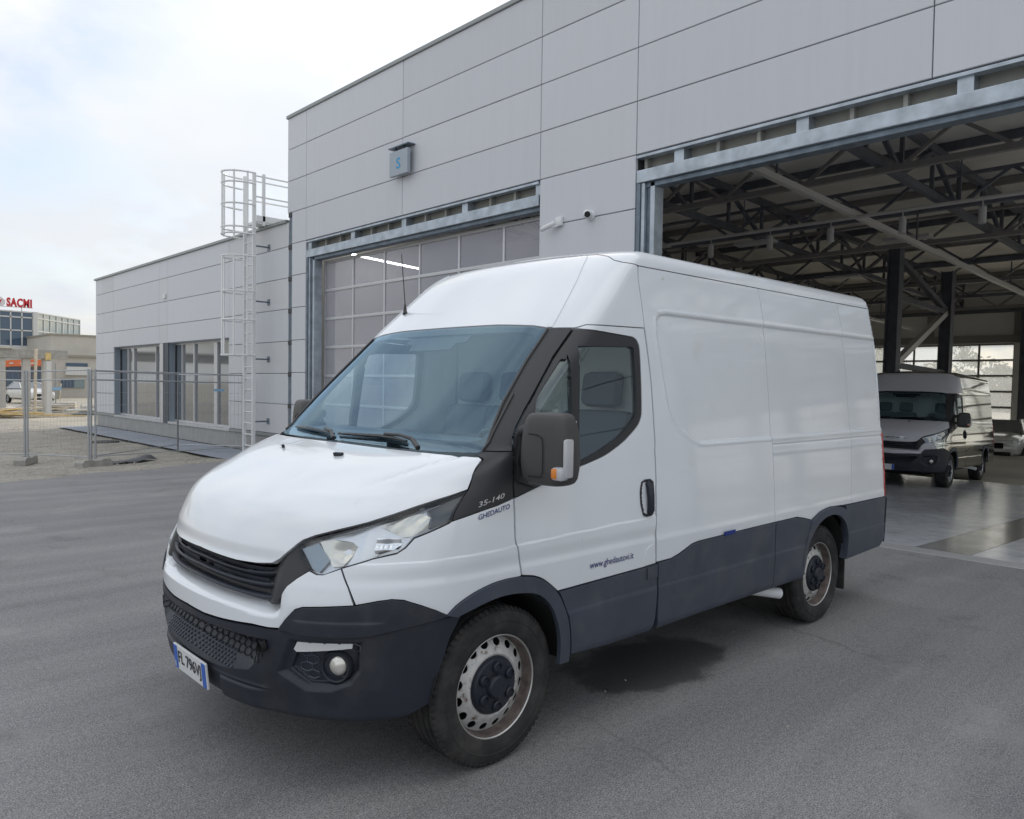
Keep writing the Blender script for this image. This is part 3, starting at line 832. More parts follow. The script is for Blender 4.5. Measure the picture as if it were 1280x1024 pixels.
    # fog lamp fittings, left and right
    for sd in (-1, 1):
        mb = MB()
        for r_ in range(5):
            for c in range(5):
                sc = .425 + c * .046 + (r_ % 2) * .023; zc = .607 - r_ * .030
                if poly_sdf([(abs(a), b) for a, b in FOGI], np.array([sc]), np.array([zc]))[0] < .012: continue
                if math.hypot((sc - .550) * .95, zc - .527) < .075: continue
                pts = [nose(sd * (sc + .022 * math.cos(math.pi / 6 + k * math.pi / 3)), zc + .019 * math.sin(math.pi / 6 + k * math.pi / 3), .002) for k in range(6)]
                mb.tube(pts + [pts[0]], .0032, 4, cap=False)
        hx = mb.build('fog_lamp_mesh', 'clad_dark', lower, smooth=40); hx['kind'] = 'stuff'
        c = nose(sd * .550, .527, 0.0)
        nn = Vector((-.86, .50 * sd, -.03)).normalized()
        xf = Matrix.Translation(c) @ nn.to_track_quat('Z', 'Y').to_matrix().to_4x4()
        mb = MB().lathe([(.062, -.02), (.062, .014), (.058, .022), (.052, .020), (.049, -.028), (.0, -.032)], (0, 0, 0), 32, axis='z')
        fo = mb.build('fog_lamp', 'van_dark', T, xf, smooth=40)
        MB().lathe([(.040, -.024), (.038, .000), (.026, .010), (0, .014)], (0, 0, 0), 24, axis='z').build('lamp_lens', 'lamp_cream', fo, xf, smooth=40)
        dr = [(-.419, .592), (-.435, .633), (-.606, .635), (-.602, .606), (-.427, .582)]
        V, NV, FF = patch_arrays(dr, off=-.010, ds=.03, dz=.02, thick=.02)
        link('daytime_lamp', mesh_from('daytime_lamp', V, NV, FF, sd > 0), T, 'drl_white')
    # ---- number plate
    tilt = Matrix.Translation((-0.914, 0, 0.380)) @ Matrix.Rotation(R(-6), 4, 'Y')
    plate = MB().box((-.006, -.182, -.057), (.004, .182, .057), .003).build('number_plate', 'plate_white', T, tilt)
    for y0, y1 in ((.140, .176), (-.176, -.140)):
        MB().box((-.0085, y0, -.052), (-.0055, y1, .052)).build('blue_band', 'plate_blue', plate, tilt)
    vs, fs, w, h = text_mesh('FL 796VJ', 1.0, 0.012)
    vv = [(-.0085, .128 - a / w * .256, -.036 + b / h * .072) for a, b, _ in vs]
    MB().add(vv, fs).build('plate_characters', 'ink', plate, tilt, fix=False)
    vs, fs, w, h = text_mesh('I', 1.0, 0.03)
    MB().add([(-.0105, .1625 - a / w * .009, -.042 + b / h * .024) for a, b, _ in vs], fs).build('plate_country_letter', 'plate_white', plate, tilt, fix=False)
    # ---- headlights
    HL = HLTOP + HLBOT
    for sd in (-1, 1):
        fp = sd > 0
        def P(nm, poly, m, par, **k):
            V, NV, FF = patch_arrays(poly, **k); return link(nm, mesh_from(nm, V, NV, FF, fp), par, m)
        hl = P('headlight', [(s, z + .008) for s, z in HLTOP] + [(-.860, 1.060)] + [(s - .003, z - .007) for s, z in HLBOT[1:-3]] + [(-.464, .870), (-.441, .884), (-.414, .920), (-.379, .963)],
               'gloss_black', T, holes=[HL], ds=.05, dz=.03, thick=.05, off=-.002)
        P('lamp_housing', HL, 'lamp_grey', hl, off=-.038, ds=.03, dz=.02, thick=0, disp=lambda s, z: .012 * np.sin(s * 40) * .3)
        P('dipped_beam_lens', [(-.394, .966), (-.442, .992), (-.495, .931), (-.472, .886), (-.446, .898)], 'lamp_blue', hl, off=-.016, ds=.02, dz=.02, thick=.03)
        leaf = [(-.443, .999), (-.485, 1.008), (-.545, .999), (-.566, .987), (-.558, .948), (-.539, .913), (-.508, .909), (-.481, .941)]
        P('dipped_beam_reflector', leaf, 'lamp_cream', hl, off=-.020, ds=.015, dz=.012, thick=.02,
          disp=lambda s, z: -.022 * np.exp(-(((s + .535) / .04) ** 2 + ((z - .965) / .035) ** 2)))
        P('main_beam_reflector', [(-.626, 1.018), (-.705, 1.014), (-.713, .991), (-.685, .969), (-.636, .951), (-.627, .972)], 'chrome', hl, off=-.022, ds=.012, dz=.010, thick=.02,
          disp=lambda s, z: .004 * np.sin(s * 95) + .003 * np.sin(z * 150))
        P('indicator_reflector', [(-.621, 1.062), (-.706, 1.105), (-.730, 1.113), (-.777, 1.093), (-.789, 1.048), (-.748, 1.021), (-.711, 1.018), (-.652, 1.050)], 'lamp_cream', hl, off=-.026, ds=.02, dz=.012, thick=.02,
          disp=lambda s, z: .003 * np.sin(s * 70 + z * 40))
        P('lamp_tail', [(-.785, 1.141), (-.837, 1.168), (-.853, 1.070), (-.803, 1.046), (-.795, 1.050), (-.783, 1.095), (-.746, 1.119)], 'lamp_dark', hl, off=-.018, ds=.03, dz=.02, thick=.02)
        P('lamp_lens', HL, 'lamp_glass', hl, off=-.003, ds=.03, dz=.02, thick=0)
    # ---- front wings and their dark trims
    ARCHO = fl(cat([(-.301, .709), (-.254, .745), (-.18, .776), (-.101, .795), (-.018, .804), (.068, .803)]))
    WING = [(-.546, .902), (-.632, .938), (-.702, .956), (-.728, .977), (-.749, 1.011), (-.802, 1.034), (-.854, 1.060), (-.859, 1.066)] + fl([(.055, 1.131), (.053, .96), (.075, .87), (.084, .803)]) + list(reversed(ARCHO)) + \
           [(-.857, .732), (-.808, .760), (-.750, .787), (-.713, .793), (-.669, .788), (-.607, .775), (-.577, .839)]
    def swage(s, z):                                           # pressed line running from the wing across the door
        x = surf(s, z)[..., 0]
        return .006 * smooth01((.936 + .022 * x - z) / .007) * smooth01((z - .855) / .055)
    SWZ = (.915, .922, .929, .936, .943, .950, .957, .964)
    wing, _ = patch('front_wing', WING, 'van_white', T, pair=True, ds=.03, dz=.018, thick=.03, disp=swage, zl=SWZ)
    CORN = [(-.376, .666), (-.399, .709), (-.422, .743), (-.445, .755), (-.537, .764), (-.603, .770), (-.669, .784), (-.713, .790), (-.750, .783), (-.808, .756), (-.857, .728), (-.894, .705),
            (-.766, .683), (-.676, .664), (-.613, .657), (-.542, .655), (-.449, .656)]
    patch('corner_trim', CORN, 'van_dark', T, pair=True, ds=.02, dz=.008, thick=.03,
          disp=lambda s, z: .014 + .006 * smooth01((.712 - z) / .008) * smooth01((-s - .415) / .02) * smooth01((.70 + s) / .04))
    AO = [(-.301, .706), (-.254, .742), (-.18, .773), (-.101, .792), (-.018, .801), (.068, .80), (.158, .786), (.208, .767), (.259, .734), (.312, .685), (.348, .628), (.378, .568), (.396, .495), (.403, .418), (.400, .36)]
    AI = [(.338, .36), (.340, .414), (.334, .485), (.313, .558), (.277, .628), (.223, .684), (.16, .716), (.07, .733), (-.016, .738), (-.099, .731), (-.178, .715), (-.26, .694)]
    patch('wheel_arch_trim', flc(cat(AO) + cat(AI)), 'clad_dark', T, pair=True, ds=.03, dz=.02, thick=.022, off=.012)
    # ---- windscreen, black border, pillars
    WS = [(0, 1.914), (-.2, 1.912), (-.42, 1.898), (-.533, 1.882), (-.544, 1.724), (-.588, 1.528), (-.676, 1.328), (-.665, 1.322), (-.45, 1.319), (-.32, 1.321), (0, 1.324)]
    WI = [(0, 1.880), (-.38, 1.874), (-.470, 1.856), (-.497, 1.82), (-.528, 1.70), (-.570, 1.53), (-.628, 1.410), (-.600, 1.375), (-.54, 1.366), (-.093, 1.366), (0, 1.366)]
    ws = patch('windscreen', both(WS), 'windscreen', T, ds=.04, dz=.04, thick=0)
    patch('screen_border', both(WS), 'gloss_black', ws, holes=[both(WI)], off=-.005, ds=.05, dz=.04, thick=0)
    patch('sensor_housing', both([(0, 1.878), (-.10, 1.876), (-.10, 1.842), (-.06, 1.835), (-.055, 1.80), (0, 1.80)]), 'trim_black', ws, off=-.012, ds=.05, dz=.04, thick=.01)
    SEAM = [(.054, 1.136), (.054, 1.181), (.064, 1.27), (.092, 1.389), (.117, 1.428), (.185, 1.509), (.291, 1.625), (.405, 1.747), (.545, 1.880)]
    PIL = [(-.537, 1.886), (-.548, 1.724), (-.592, 1.528), (-.681, 1.331)] + fl([(.072, 1.331), (.092, 1.389), (.117, 1.428), (.185, 1.509), (.291, 1.625), (.405, 1.747), (.540, 1.876), (.548, 1.886)])
    patch('windscreen_pillar', PIL, 'trim_black', T, pair=True, ds=.03, dz=.04, thick=.03)
    TRI = [(-.681, 1.327), (-.700, 1.311), (-.757, 1.303), (-.776, 1.288), (-.818, 1.225), (-.840, 1.184), (-.860, 1.071)] + fl([(.054, 1.136), (.054, 1.181), (.064, 1.27), (.071, 1.327)])
    patch('wing_trim', TRI, 'trim_black', T, pair=True, ds=.03, dz=.025, thick=.03,
          disp=lambda s, z: -.012 * np.exp(-(((s + .80) / .05) ** 2 + ((z - 1.285) / .03) ** 2)))
    # bright edge strip along the screen
    for sd in (-1, 1):
        arr = densify([(-.5355, 1.88), (-.546, 1.724), (-.590, 1.528), (-.679, 1.329)])[:-8]
        pts = [Vector(surf(np.array([s_]), np.array([z_]))[0] + normal(np.array([s_]), np.array([z_]))[0] * .004) for s_, z_ in arr if z_ > 1.328]
        mb = MB().tube([(p.x, p.y * (-sd), p.z) for p in pts], .006, 6); mb.build('screen_moulding', 'mirror_grey', ws, smooth=50)
    # ---- doors
    FR = cat([(.931, 1.861), (.958, 1.850), (.975, 1.828), (.983, 1.790), (.978, 1.62), (.968, 1.49), (.955, 1.450), (.925, 1.415), (.86, 1.372), (.793, 1.335), (.672, 1.286), (.55, 1.256), (.425, 1.230)])
    DW = flc([(.066, 1.131), (.063, .96), (.085, .87), (.094, .806)] + cat([(.158, .794), (.210, .775), (.262, .742), (.316, .700)]) + [(.943, .711), (1.040, .716), (1.030, .814), (1.055, 1.161), (1.061, 1.355),
             (1.058, 1.635), (1.031, 1.910), (.613, 1.902), (.568, 1.886), (.928, 1.8645)] + [(x + .0035, z - .003 + .0055 * (z > 1.8)) for x, z in FR] + [(.176, 1.160)])
    DFO = flc([(.066, 1.138), (.064, 1.181), (.074, 1.27)] + cat([(.102, 1.389), (.127, 1.428), (.195, 1.509), (.301, 1.625), (.415, 1.747), (.555, 1.880)]) + FR + [(.176, 1.164)])
    GL = flc([(.532, 1.800), (.915, 1.8115)] + cat([(.932, 1.806), (.939, 1.79), (.938, 1.62), (.932, 1.505), (.92, 1.472), (.89, 1.437), (.797, 1.372), (.675, 1.320), (.58, 1.288), (.48, 1.257)]))
    QG = flc(cat([(.452, 1.735), (.466, 1.722), (.440, 1.285), (.430, 1.283), (.325, 1.283), (.305, 1.292), (.228, 1.41), (.215, 1.45), (.222, 1.49), (.263, 1.569), (.405, 1.715), (.43, 1.737)], 3))
    dl, dr_ = patch('door', DW, 'van_white', T, pair=True, ds=.03, dz=.025, thick=.03, disp=swage, zl=(.825, .84, .86) + SWZ)
    V, NV, FF = patch_arrays(DFO, holes=[GL, QG], ds=.05, dz=.04, thick=.03, off=-.002)
    for d_, fp in ((dl, False), (dr_, True)):
        link('window_frame', mesh_from('window_frame', V, NV, FF, fp), d_, 'trim_black')
    for nm, poly in (('window', GL), ('quarter_window', QG)):
        V, NV, FF = patch_arrays(poly, ds=.06, dz=.06, thick=0, off=-.012)
        for d_, fp in ((dl, False), (dr_, True)):
            link(nm, mesh_from(nm, V, NV, FF, fp), d_, 'side_glass')
    # recessed door handle: dark shell with grip bar
    HS = [(.925, 1.110), (.936, 1.136), (.965, 1.146), (1.005, 1.146), (1.030, 1.130), (1.034, 1.06), (1.030, .985), (1.010, .962), (.965, .958), (.938, .968), (.928, 1.0)]
    V, NV, FF = patch_arrays(fl(HS), ds=.012, dz=.012, thick=.02, off=.006, disp=lambda s, z: -.020 * smooth01(poly_sdf(fl(HS), s, z) / .012 - .8))
    bar_ = MB()
    pts = [Vector(on_flank(x, z, o)) for x, z, o in ((.985, .975, .002), (.985, .995, .016), (.985, 1.05, .018), (.983, 1.105, .016), (.982, 1.13, .002))]
    bar_.tube(pts, [.014, .018, .017, .018, .014], 10)
    for d_, fp in ((dl, False), (dr_, True)):
        h_ = link('door_handle', mesh_from('door_handle', V, NV, FF, fp), d_, 'trim_black')
        b2 = bar_.mesh('grip', smooth=60)
        if fp:
            for v in b2.vertices: v.co.y *= -1
            b2.flip_normals()
        link('handle_grip', b2, d_, 'van_dark')
    DC = flc([(.322, .692), (.943, .704), (1.042, .709), (1.046, .55), (1.040, .44), (1.022, .368), (.70, .372), (.414, .392), (.411, .418), (.404, .497), (.386, .571), (.356, .632)])
    def clad_disp(s, z):
        return .010 - .02 * smooth01((.42 - z) / .07) ** 2 + .004 * smooth01((.60 - z) / .02)
    V, NV, FF = patch_arrays(DC, ds=.04, dz=.018, thick=.05, disp=clad_disp)
    for d_, fp in ((dl, False), (dr_, True)): link('door_cladding', mesh_from('door_cladding', V, NV, FF, fp), d_, 'clad_dark')
    # fuel flap on the left door shut line
    FLAP = fl([(.952, .716), (.952, .770), (.965, .798), (.995, .812), (1.026, .812), (1.036, .716), (1.038, .645), (.956, .645)])
    V, NV, FF = patch_arrays([p for p in FLAP if p[1] > .714], ds=.03, dz=.02, thick=.008, off=.003)
    link('fuel_flap', mesh_from('fuel_flap', V, NV, FF), T, 'van_white')
    V, NV, FF = patch_arrays(fl([(.955, .705), (1.038, .708), (1.041, .648), (.958, .645)]), ds=.03, dz=.02, thick=.004, off=.0165)
    link('flap_cladding', mesh_from('flap_cladding', V, NV, FF), T, 'clad_dark')
    # ---- flank panels
    REC = [(1.148, 1.93), (1.155, 1.972), (1.185, 1.996), (1.24, 2.004), (4.4, 2.004), (4.4, 1.318), (1.53, 1.306), (1.475, 1.312), (1.40, 1.340), (1.305, 1.388), (1.235, 1.445), (1.204, 1.50), (1.17, 1.68), (1.145, 1.86)]
    def to_x(s, z):
        F, X, W, n = sect(z); return X + np.abs(s) - 1
    def side_disp(s, z):
        x = to_x(s, z)
        d = poly_sdf(REC, x, z)
        u = -.011 * smooth01((d + .002) / .015) + .003 * np.exp(-((d + .012) / .008) ** 2)
        xr = smooth01((x - 2.27) / .01)
        u = u - .005 * xr * np.exp(-((z - 1.262) / .006) ** 2) + .004 * xr * np.exp(-((z - 1.212) / .012) ** 2)
        return u
    TOPZ = 2.238
    PA = flc([(1.047, .822), (1.050, .720), (1.174, .722), (1.25, .738), (1.36, .773), (1.42, .780), (1.519, .781), (1.9, .786), (2.262, .789), (2.272, 1.3), (2.280, 2.0), (2.280, TOPZ), (1.062, TOPZ), (1.046, 2.174), (1.043, 1.92), (1.069, 1.635), (1.072, 1.355), (1.066, 1.161)])
    PB = flc([(2.267, .789), (2.549, .790), (2.664, .770), (2.755, .748), (2.80, .765), (2.87, .790), (2.95, .803), (3.023, .809), (3.153, .804), (3.236, .800), (3.368, .799), (3.385, 1.0), (3.42, 1.3), (3.415, 2.0), (3.405, TOPZ), (2.285, TOPZ), (2.285, 2.0), (2.277, 1.3)])
    PC = flc([(3.373, .799), (3.95, .797), (3.985, .797), (3.985, TOPZ), (3.410, TOPZ), (3.420, 2.0), (3.425, 1.3), (3.390, 1.0)])
    rc_ = fl(REC[6:] + REC[:5])
    rcuts = [(a, b, .016) for a, b in zip(rc_, rc_[1:]) if -2.45 < a[0] and not (abs(a[1] - b[1]) < .001)]
    for poly, cs in ((PA, rcuts), (PB, ()), (PC, ())):
        patch('side_panel', poly, 'van_white', T, pair=True, ds=.04, dz=.025, cuts=cs, thick=.02, disp=side_disp, zl=(.825, .833, .845, .86, 1.20, 1.224, 1.256, 1.262, 1.268, 1.29, 1.30, 1.306, 1.312, 1.318, 1.324, 1.33, 1.34, 1.98, 1.986, 1.992, 1.998, 2.004, 2.01, 2.016, 2.022))
    # ---- dark side cladding
    C1 = flc([(1.056, .712), (1.174, .716), (1.25, .731), (1.36, .767), (1.42, .774), (1.519, .776), (1.9, .781), (2.256, .784), (2.262, .55), (2.255, .372), (1.5, .374), (1.075, .366), (1.062, .44)])
    C2 = flc([(2.267, .784), (2.549, .785), (2.664, .765), (2.745, .742), (2.725, .66), (2.695, .56), (2.680, .45), (2.665, .37), (2.26, .372), (2.268, .55)])
    C3 = flc([(3.262, .793), (3.95, .791), (4.018, .791), (4.018, .60), (4.00, .53), (3.955, .455), (3.90, .422), (3.302, .405), (3.322, .47), (3.322, .56), (3.30, .65), (3.285, .72)])
    for poly in (C1, C2, C3):
        patch('side_cladding', poly, 'clad_dark', T, pair=True, ds=.04, dz=.018, thick=.05, disp=clad_disp)
    c0 = (3.0, .42)
    RO = [(2.752, .742), (2.80, .758), (2.87, .785), (2.95, .798), (3.023, .804), (3.11, .802), (3.19, .79), (3.25, .765), (3.305, .70), (3.338, .62), (3.348, .53), (3.345, .42)]
    RI = [(3.308, .42), (3.316, .53), (3.300, .60), (3.268, .66), (3.22, .70), (3.15, .735), (3.08, .750), (3.0, .752), (2.93, .742), (2.85, .715), (2.78, .670), (2.72, .60), (2.69, .53), (2.675, .46), (2.645, .46), (2.66, .56), (2.70, .66)]
    patch('wheel_arch_trim', flc(cat(RO) + cat(RI)), 'clad_dark', T, pair=True, ds=.03, dz=.02, thick=.026, off=.018)
    # door shut pillar filler at the arch bottoms
    # ---- cab roof and main roof
    CAP = [(0, 1.921), (-.2, 1.919), (-.42, 1.905), (-.535, 1.890), (-.735, 1.890)] + fl([(.613, 1.908), (1.037, 1.916), (1.040, 2.174), (1.052, 2.238)]) + [(-.972, 2.243), (-.80, 2.25), (-.708, 2.263), (-.631, 2.291), (-.538, 2.308), (-.3, 2.314), (0, 2.316)]
    rib = [(-.53, 1.89), (-.515, 2.0), (-.49, 2.15), (-.46, 2.32)]
    cap = patch('cab_roof', both(CAP), 'van_white', T, ds=.03, dz=.03, thick=.02)
    for sd in (-1, 1):
        strip = [(a - .030, z) for a, z in rib[:-1]] + [(-.478, 2.300), (-.446, 2.304)] + [(a + .004, z) for a, z in reversed(rib[:-1])]
        V, NV, FF = patch_arrays(strip, ds=.008, dz=.03, thick=.006, off=.005)
        link('roof_rib', mesh_from('roof_rib', V, NV, FF, sd > 0), cap, 'van_white')
    RF = [(0, 2.320), (-.3, 2.318), (-.538, 2.312), (-.631, 2.295), (-.708, 2.267), (-.80, 2.254), (-.972, 2.247)] + fl([(1.06, 2.243), (XE + RC * 1.57 + .78, 2.243)])
    zt = 2.3515
    RF2 = fl([(XE + RC * 1.57 + .62, zt), (1.30, zt)]) + [(-.9, zt), (-.5, zt), (0, zt)]
    # roof skin in three strips: sides and nose, then the flat top
    patch('roof_edge', both(RF + RF2), 'van_white', T, ds=.05, dz=.012, thick=0)
    sv = np.concatenate([np.linspace(0, 1, 24), [1.5, 2.2, 3.0, 3.6], [1 + XE + .05 - 1.29, 1 + XE + RC * 1.57 - 1.29, 1 + XE + RC * 1.57 - 1.29 + .3, 1 + XE + RC * 1.57 - 1.29 + .62]])
    pl = surf(-sv, np.full(sv.shape, zt)); pr = surf(sv, np.full(sv.shape, zt))
    mb = MB(); k = len(sv); vs = []
    for a in range(k):
        for u in np.linspace(0, 1, 7):
            p = pl[a] * (1 - u) + pr[a] * u; p[2] += .028 * (1 - (2 * u - 1) ** 2) * min(1, a / 14)
            vs.append(tuple(p))
    mb.add(vs, [(a * 7 + b, a * 7 + b + 1, (a + 1) * 7 + b + 1, (a + 1) * 7 + b) for a in range(k - 1) for b in range(6)])
    mb.build('roof', 'van_white', T, smooth=60)
    # ---- tail: doors, lamps, bumper, hinges
    def rs(e, z):
        F, X, W, n = sect(z); return -float(1 + XE + RC * math.pi / 2 + e - X)
    zs = [.80, .86, 1.0, 1.3, 1.6, 1.9, 2.1, 2.238]
    RD = [(rs(-.060, z), z) for z in zs] + [(rs(float(sect(z)[2]) - RC - .004, z), z) for z in reversed(zs)]
    patch('rear_door', RD, 'van_white', T, pair=True, ds=.03, dz=.06, thick=.02)
    TL = [(rs(-.075, z), z) for z in (.80, 1.0, 1.28)] + [(rs(.03, z), z) for z in (1.28, 1.0, .80)]
    patch('tail_light', TL, 'tail_red', T, pair=True, ds=.015, dz=.05, thick=.01, off=.008)
    RB = [(rs(-.066, z), z) for z in (.44, .55, .70, .785)] + [(rs(float(sect(z)[2]) - RC - .001, z), z) for z in (.785, .70, .55, .44)]
    patch('rear_bumper', RB, 'van_dark', T, pair=True, ds=.03, dz=.04, thick=.03, off=.02)
    for z in (1.05, 1.70, 1.86):
        for sd in (-1, 1):
            q = surf(np.array([rs(.01, z)]), np.array([z]))[0]
            MB().box((q[0] - .006, abs(q[1]) * sd - .016, z - .035), (q[0] + .026, abs(q[1]) * sd + .016, z + .035), .004).build('door_hinge', 'van_white', T)
    # ---- wheels, liners, underside
    build_wheel(T, 0.0, -.862, -1, R(0)); build_wheel(T, 0.0, .862, 1, R(0))
    build_wheel(T, 3.0, -.850, -1); build_wheel(T, 3.0, .850, 1)
    for cx, cz, rr in ((0.02, .345, .385), (3.0, .42, .335)):
        for sd in (-1, 1):
            mb = MB(); n = 24; vs = []
            for k in range(n + 1):
                a = math.pi * (.01 + .98 * k / n)
                for y in (.985, .62):
                    vs.append((cx + rr * math.cos(a), sd * y, cz + rr * math.sin(a)))
            mb.add(vs, [(2 * k, 2 * k + 2, 2 * k + 3, 2 * k + 1) for k in range(n)])
            ctr = len(mb.v)
            mb.add([(cx, sd * .62, cz)] + [(cx + rr * math.cos(math.pi * (.01 + .98 * k / n)), sd * .62, cz + rr * math.sin(math.pi * (.01 + .98 * k / n))) for k in range(n + 1)],
                   [(0, k + 1, k + 2) for k in range(n)])
            mb.build('wheel_liner', 'under_black', T, smooth=40)
    mb = MB()
    mb.box((-.55, -.60, .24), (3.9, .60, .46)); mb.box((.44, -.95, .36), (2.6, .95, .46)); mb.box((3.36, -.95, .42), (3.92, .95, .50))
    mb.box((-.75, -.55, .30), (-.5, .55, .60))
    mb.tube([(0, -.75, .335), (0, .75, .335)], .05, 10); mb.tube([(3, -.75, .335), (3, .75, .335)], .06, 10)
    mb.build('underbody', 'under_black', T)
    MB().tube([(2.1, -.70, .33), (2.28, -.80, .325), (2.42, -.895, .300), (2.50, -.93, .285)], [.03, .032, .034, .036], 14).build('exhaust_pipe', 'cam_white', T, smooth=40)
    for sd in (-1, 1):
        MB().box((3.40, -.96 if sd < 0 else .74, .16), (3.415, -.74 if sd < 0 else .96, .42), .004).build('mud_flap', 'rubber', T)
    # ---- mirrors
    for sd in (-1, 1):
        par = dl if sd < 0 else dr_
        xf = Matrix.Translation((.115 if sd < 0 else .225, -1.145 if sd < 0 else 1.09, 1.353)) @ Matrix.Scale(-sd, 4, (0, 1, 0)) @ Matrix.Rotation(R(8), 4, 'Z')
        mb = MB(); rings = []
        prof = [(-.150, .55), (-.147, .70), (-.138, .84), (-.12, .93), (-.08, .985), (-.02, 1.0), (.04, .985), (.09, .95), (.118, .90), (.135, .82), (.144, .70), (.147, .50)]
        n = 32; vs = []
        for z, k in prof:
            hw = .122 * k * (1 - .10 * smooth01(np.array((z - 0.0) / .15))); dp = .075 * k
            for i in range(n):
                t = 2 * math.pi * i / n
                c, s_ = math.cos(t), math.sin(t)
                u = math.copysign(abs(c) ** .45, c) * hw; v = math.copysign(abs(s_) ** .55, s_) * dp
                if v > 0: v = min(v, .045)
                vs.append((v, u, z))
        fs = [(a * n + i, a * n + (i + 1) % n, (a + 1) * n + (i + 1) % n, (a + 1) * n + i) for a in range(len(prof) - 1) for i in range(n)]
        fs += [tuple(range(n)), tuple(range((len(prof) - 1) * n, len(prof) * n))]
        mb.add(vs, fs)
        mo = mb.build('door_mirror', 'mirror_grey', T, xf, smooth=50)
        MB().box((.044, -.095, -.115), (.050, .095, .115), .002).build('mirror_glass', 'chrome', mo, xf)
        # clear corner lamp and amber indicator on the outer lower edge
        cl = MB().box((-.066, -.1275, -.112), (-.012, -.106, .046), .010).box((-.083, -.118, -.122), (-.030, -.060, -.066), .014)
        cl.build('corner_lamp', 'lens_clear', mo, xf, smooth=40)
        MB().box((-.087, -.092, -.114), (-.070, -.064, -.072), .006).build('indicator', 'amber', mo, xf, smooth=40)
        for z0 in (.072, -.062):
            MB().tube([(.02, .05, z0), (.015, .115, z0), (.03, .165, z0 - .01)], [.026, .024, .03], 10).build('mirror_arm', 'trim_black', mo, xf, smooth=50)
        mb = MB()
        mb.tube([(-.072, .060, .060), (-.077, .015, .058), (-.078, -.012, .045), (-.079, -.018, .01), (-.079, -.018, -.09), (-.077, -.012, -.112), (-.072, .060, -.114)], .0022, 4)
        mb.build('cover_seam', 'under_black', mo, xf)
        # mirror foot on the door
        q = fl([(.080, 1.20), (.085, 1.30), (.13, 1.41), (.20, 1.46), (.235, 1.40), (.30, 1.30), (.31, 1.20), (.18, 1.17)])
        V, NV, FF = patch_arrays(q, ds=.03, dz=.03, thick=.02, off=.014)
        link('mirror_foot', mesh_from('mirror_foot', V, NV, FF, sd > 0), par, 'trim_black')
    # ---- wipers
    def wp(s, z, o):
        s = np.array([float(s)]); z = np.array([float(z)]); return Vector((surf(s, z) + normal(s, z) * o)[0])
    for blade, arm in (([(.398, 1.352), (.30, 1.354), (.208, 1.352), (.12, 1.347), (.045, 1.340)], [(.10, 1.352, .022), (.05, 1.338, .03), (.02, 1.322, .012)]),
                       ([(.03, 1.344), (-.03, 1.349), (-.10, 1.352), (-.17, 1.349), (-.24, 1.341)], [(-.12, 1.356, .022), (-.20, 1.352, .03), (-.28, 1.338, .03), (-.36, 1.318, .012)])):
        w_ = MB().tube([wp(s, z, .010) for s, z in blade], [.006, .009, .011, .009, .006], 6).build('wiper', 'gloss_black', T, smooth=50)
        MB().tube([wp(*a) for a in arm], [.007, .009, .011][:len(arm)] if len(arm) == 3 else [.007, .008, .010, .012], 8).build('wiper_arm', 'trim_black', w_, smooth=50)
    # ---- aerial
    p = Vector(surf(np.array([.401]), np.array([2.043]))[0])
    an = MB().tube([p, p + Vector((.0, .004, .012)), p + Vector((.005, .012, .06))], [.020, .013, .006], 10).build('aerial', 'gloss_black', T, smooth=50)
    MB().tube([p + Vector((.005, .012, .06)), p + Vector((.012, .065, .375))], [.0035, .0025], 6).build('aerial_rod', 'gloss_black', an)
    # ---- lettering
    flank_text('model_lettering', '35-140', -.138, .000, 1.112, 1.140, .022, 'satin_metal', T, bold=.012, slant=.35)
    flank_text('dealer_lettering', 'GHEDAUTO', -.143, .030, 1.062, 1.093, .021, 'decal_navy', T, bold=.01, slant=.1)
    flank_text('web_lettering', 'www.ghedautovi.it', .526, .852, .754, .757, .042, 'decal_navy', T, bold=.004, off=.004)
    V, NV, FF = patch_arrays(fl([(1.672, .776), (1.668, .800), (1.786, .801), (1.778, .778)]), ds=.05, dz=.02, thick=.004, off=.014)
    link('side_marker', mesh_from('side_marker', V, NV, FF), T, 'decal_blue')
    # ---- cab interior
    mb = MB()
    prof = [(-.02, 1.20), (.02, 1.31), (.10, 1.345), (.30, 1.35), (.40, 1.33), (.44, 1.25), (.42, 1.05), (.36, .80), (.30, .62)]
    vs = [(x, y, z) for x, z in prof for y in (-.86, .86)]
    mb.add(vs, [(2 * i, 2 * i + 1, 2 * i + 3, 2 * i + 2) for i in range(len(prof) - 1)])
    mb.build('dashboard', 'cab_grey', T, smooth=50)
    sw = MB()
    ctr = Vector((.56, -.47, 1.26)); ax = Vector((.62, 0, .78)).normalized(); e1 = Vector((0, 1, 0)); e2 = ax.cross(e1)
    ringp = [ctr + e1 * .20 * math.cos(t) + e2 * .20 * math.sin(t) for t in [2 * math.pi * k / 28 for k in range(29)]]
    sw.tube(ringp, .015, 8, cap=False); sw.tube([ctr - ax * .18, ctr], .03, 10); sw.tube([ctr - e1 * .19, ctr + e1 * .19], .016, 6); sw.tube([ctr, ctr - e2 * .19], .016, 6)
    sw.build('steering_wheel', 'gloss_black', T, smooth=50)
    for yc, w_ in ((-.50, .25), (.20, .22), (.62, .22)):
        st = MB().box((.62, yc - w_, .72), (1.10, yc + w_, .90), .05).build('seat', 'seat_dark', T, smooth=40)
        bx = MB().box((-.07, -w_, 0), (.07, w_, .62), .05)
        xf = Matrix.Translation((1.10, yc, .86)) @ Matrix.Rotation(R(8), 4, 'Y')
        bx.build('seat_back', 'seat_dark', st, xf, smooth=40)
        MB().box((-.05, -.13, .64), (.05, .13, .84), .04).build('headrest', 'seat_dark', st, xf, smooth=40)
    mb = MB(); mb.box((1.255, -.86, .5), (1.27, .86, 2.2)); mb.build('bulkhead', 'cab_light', T)
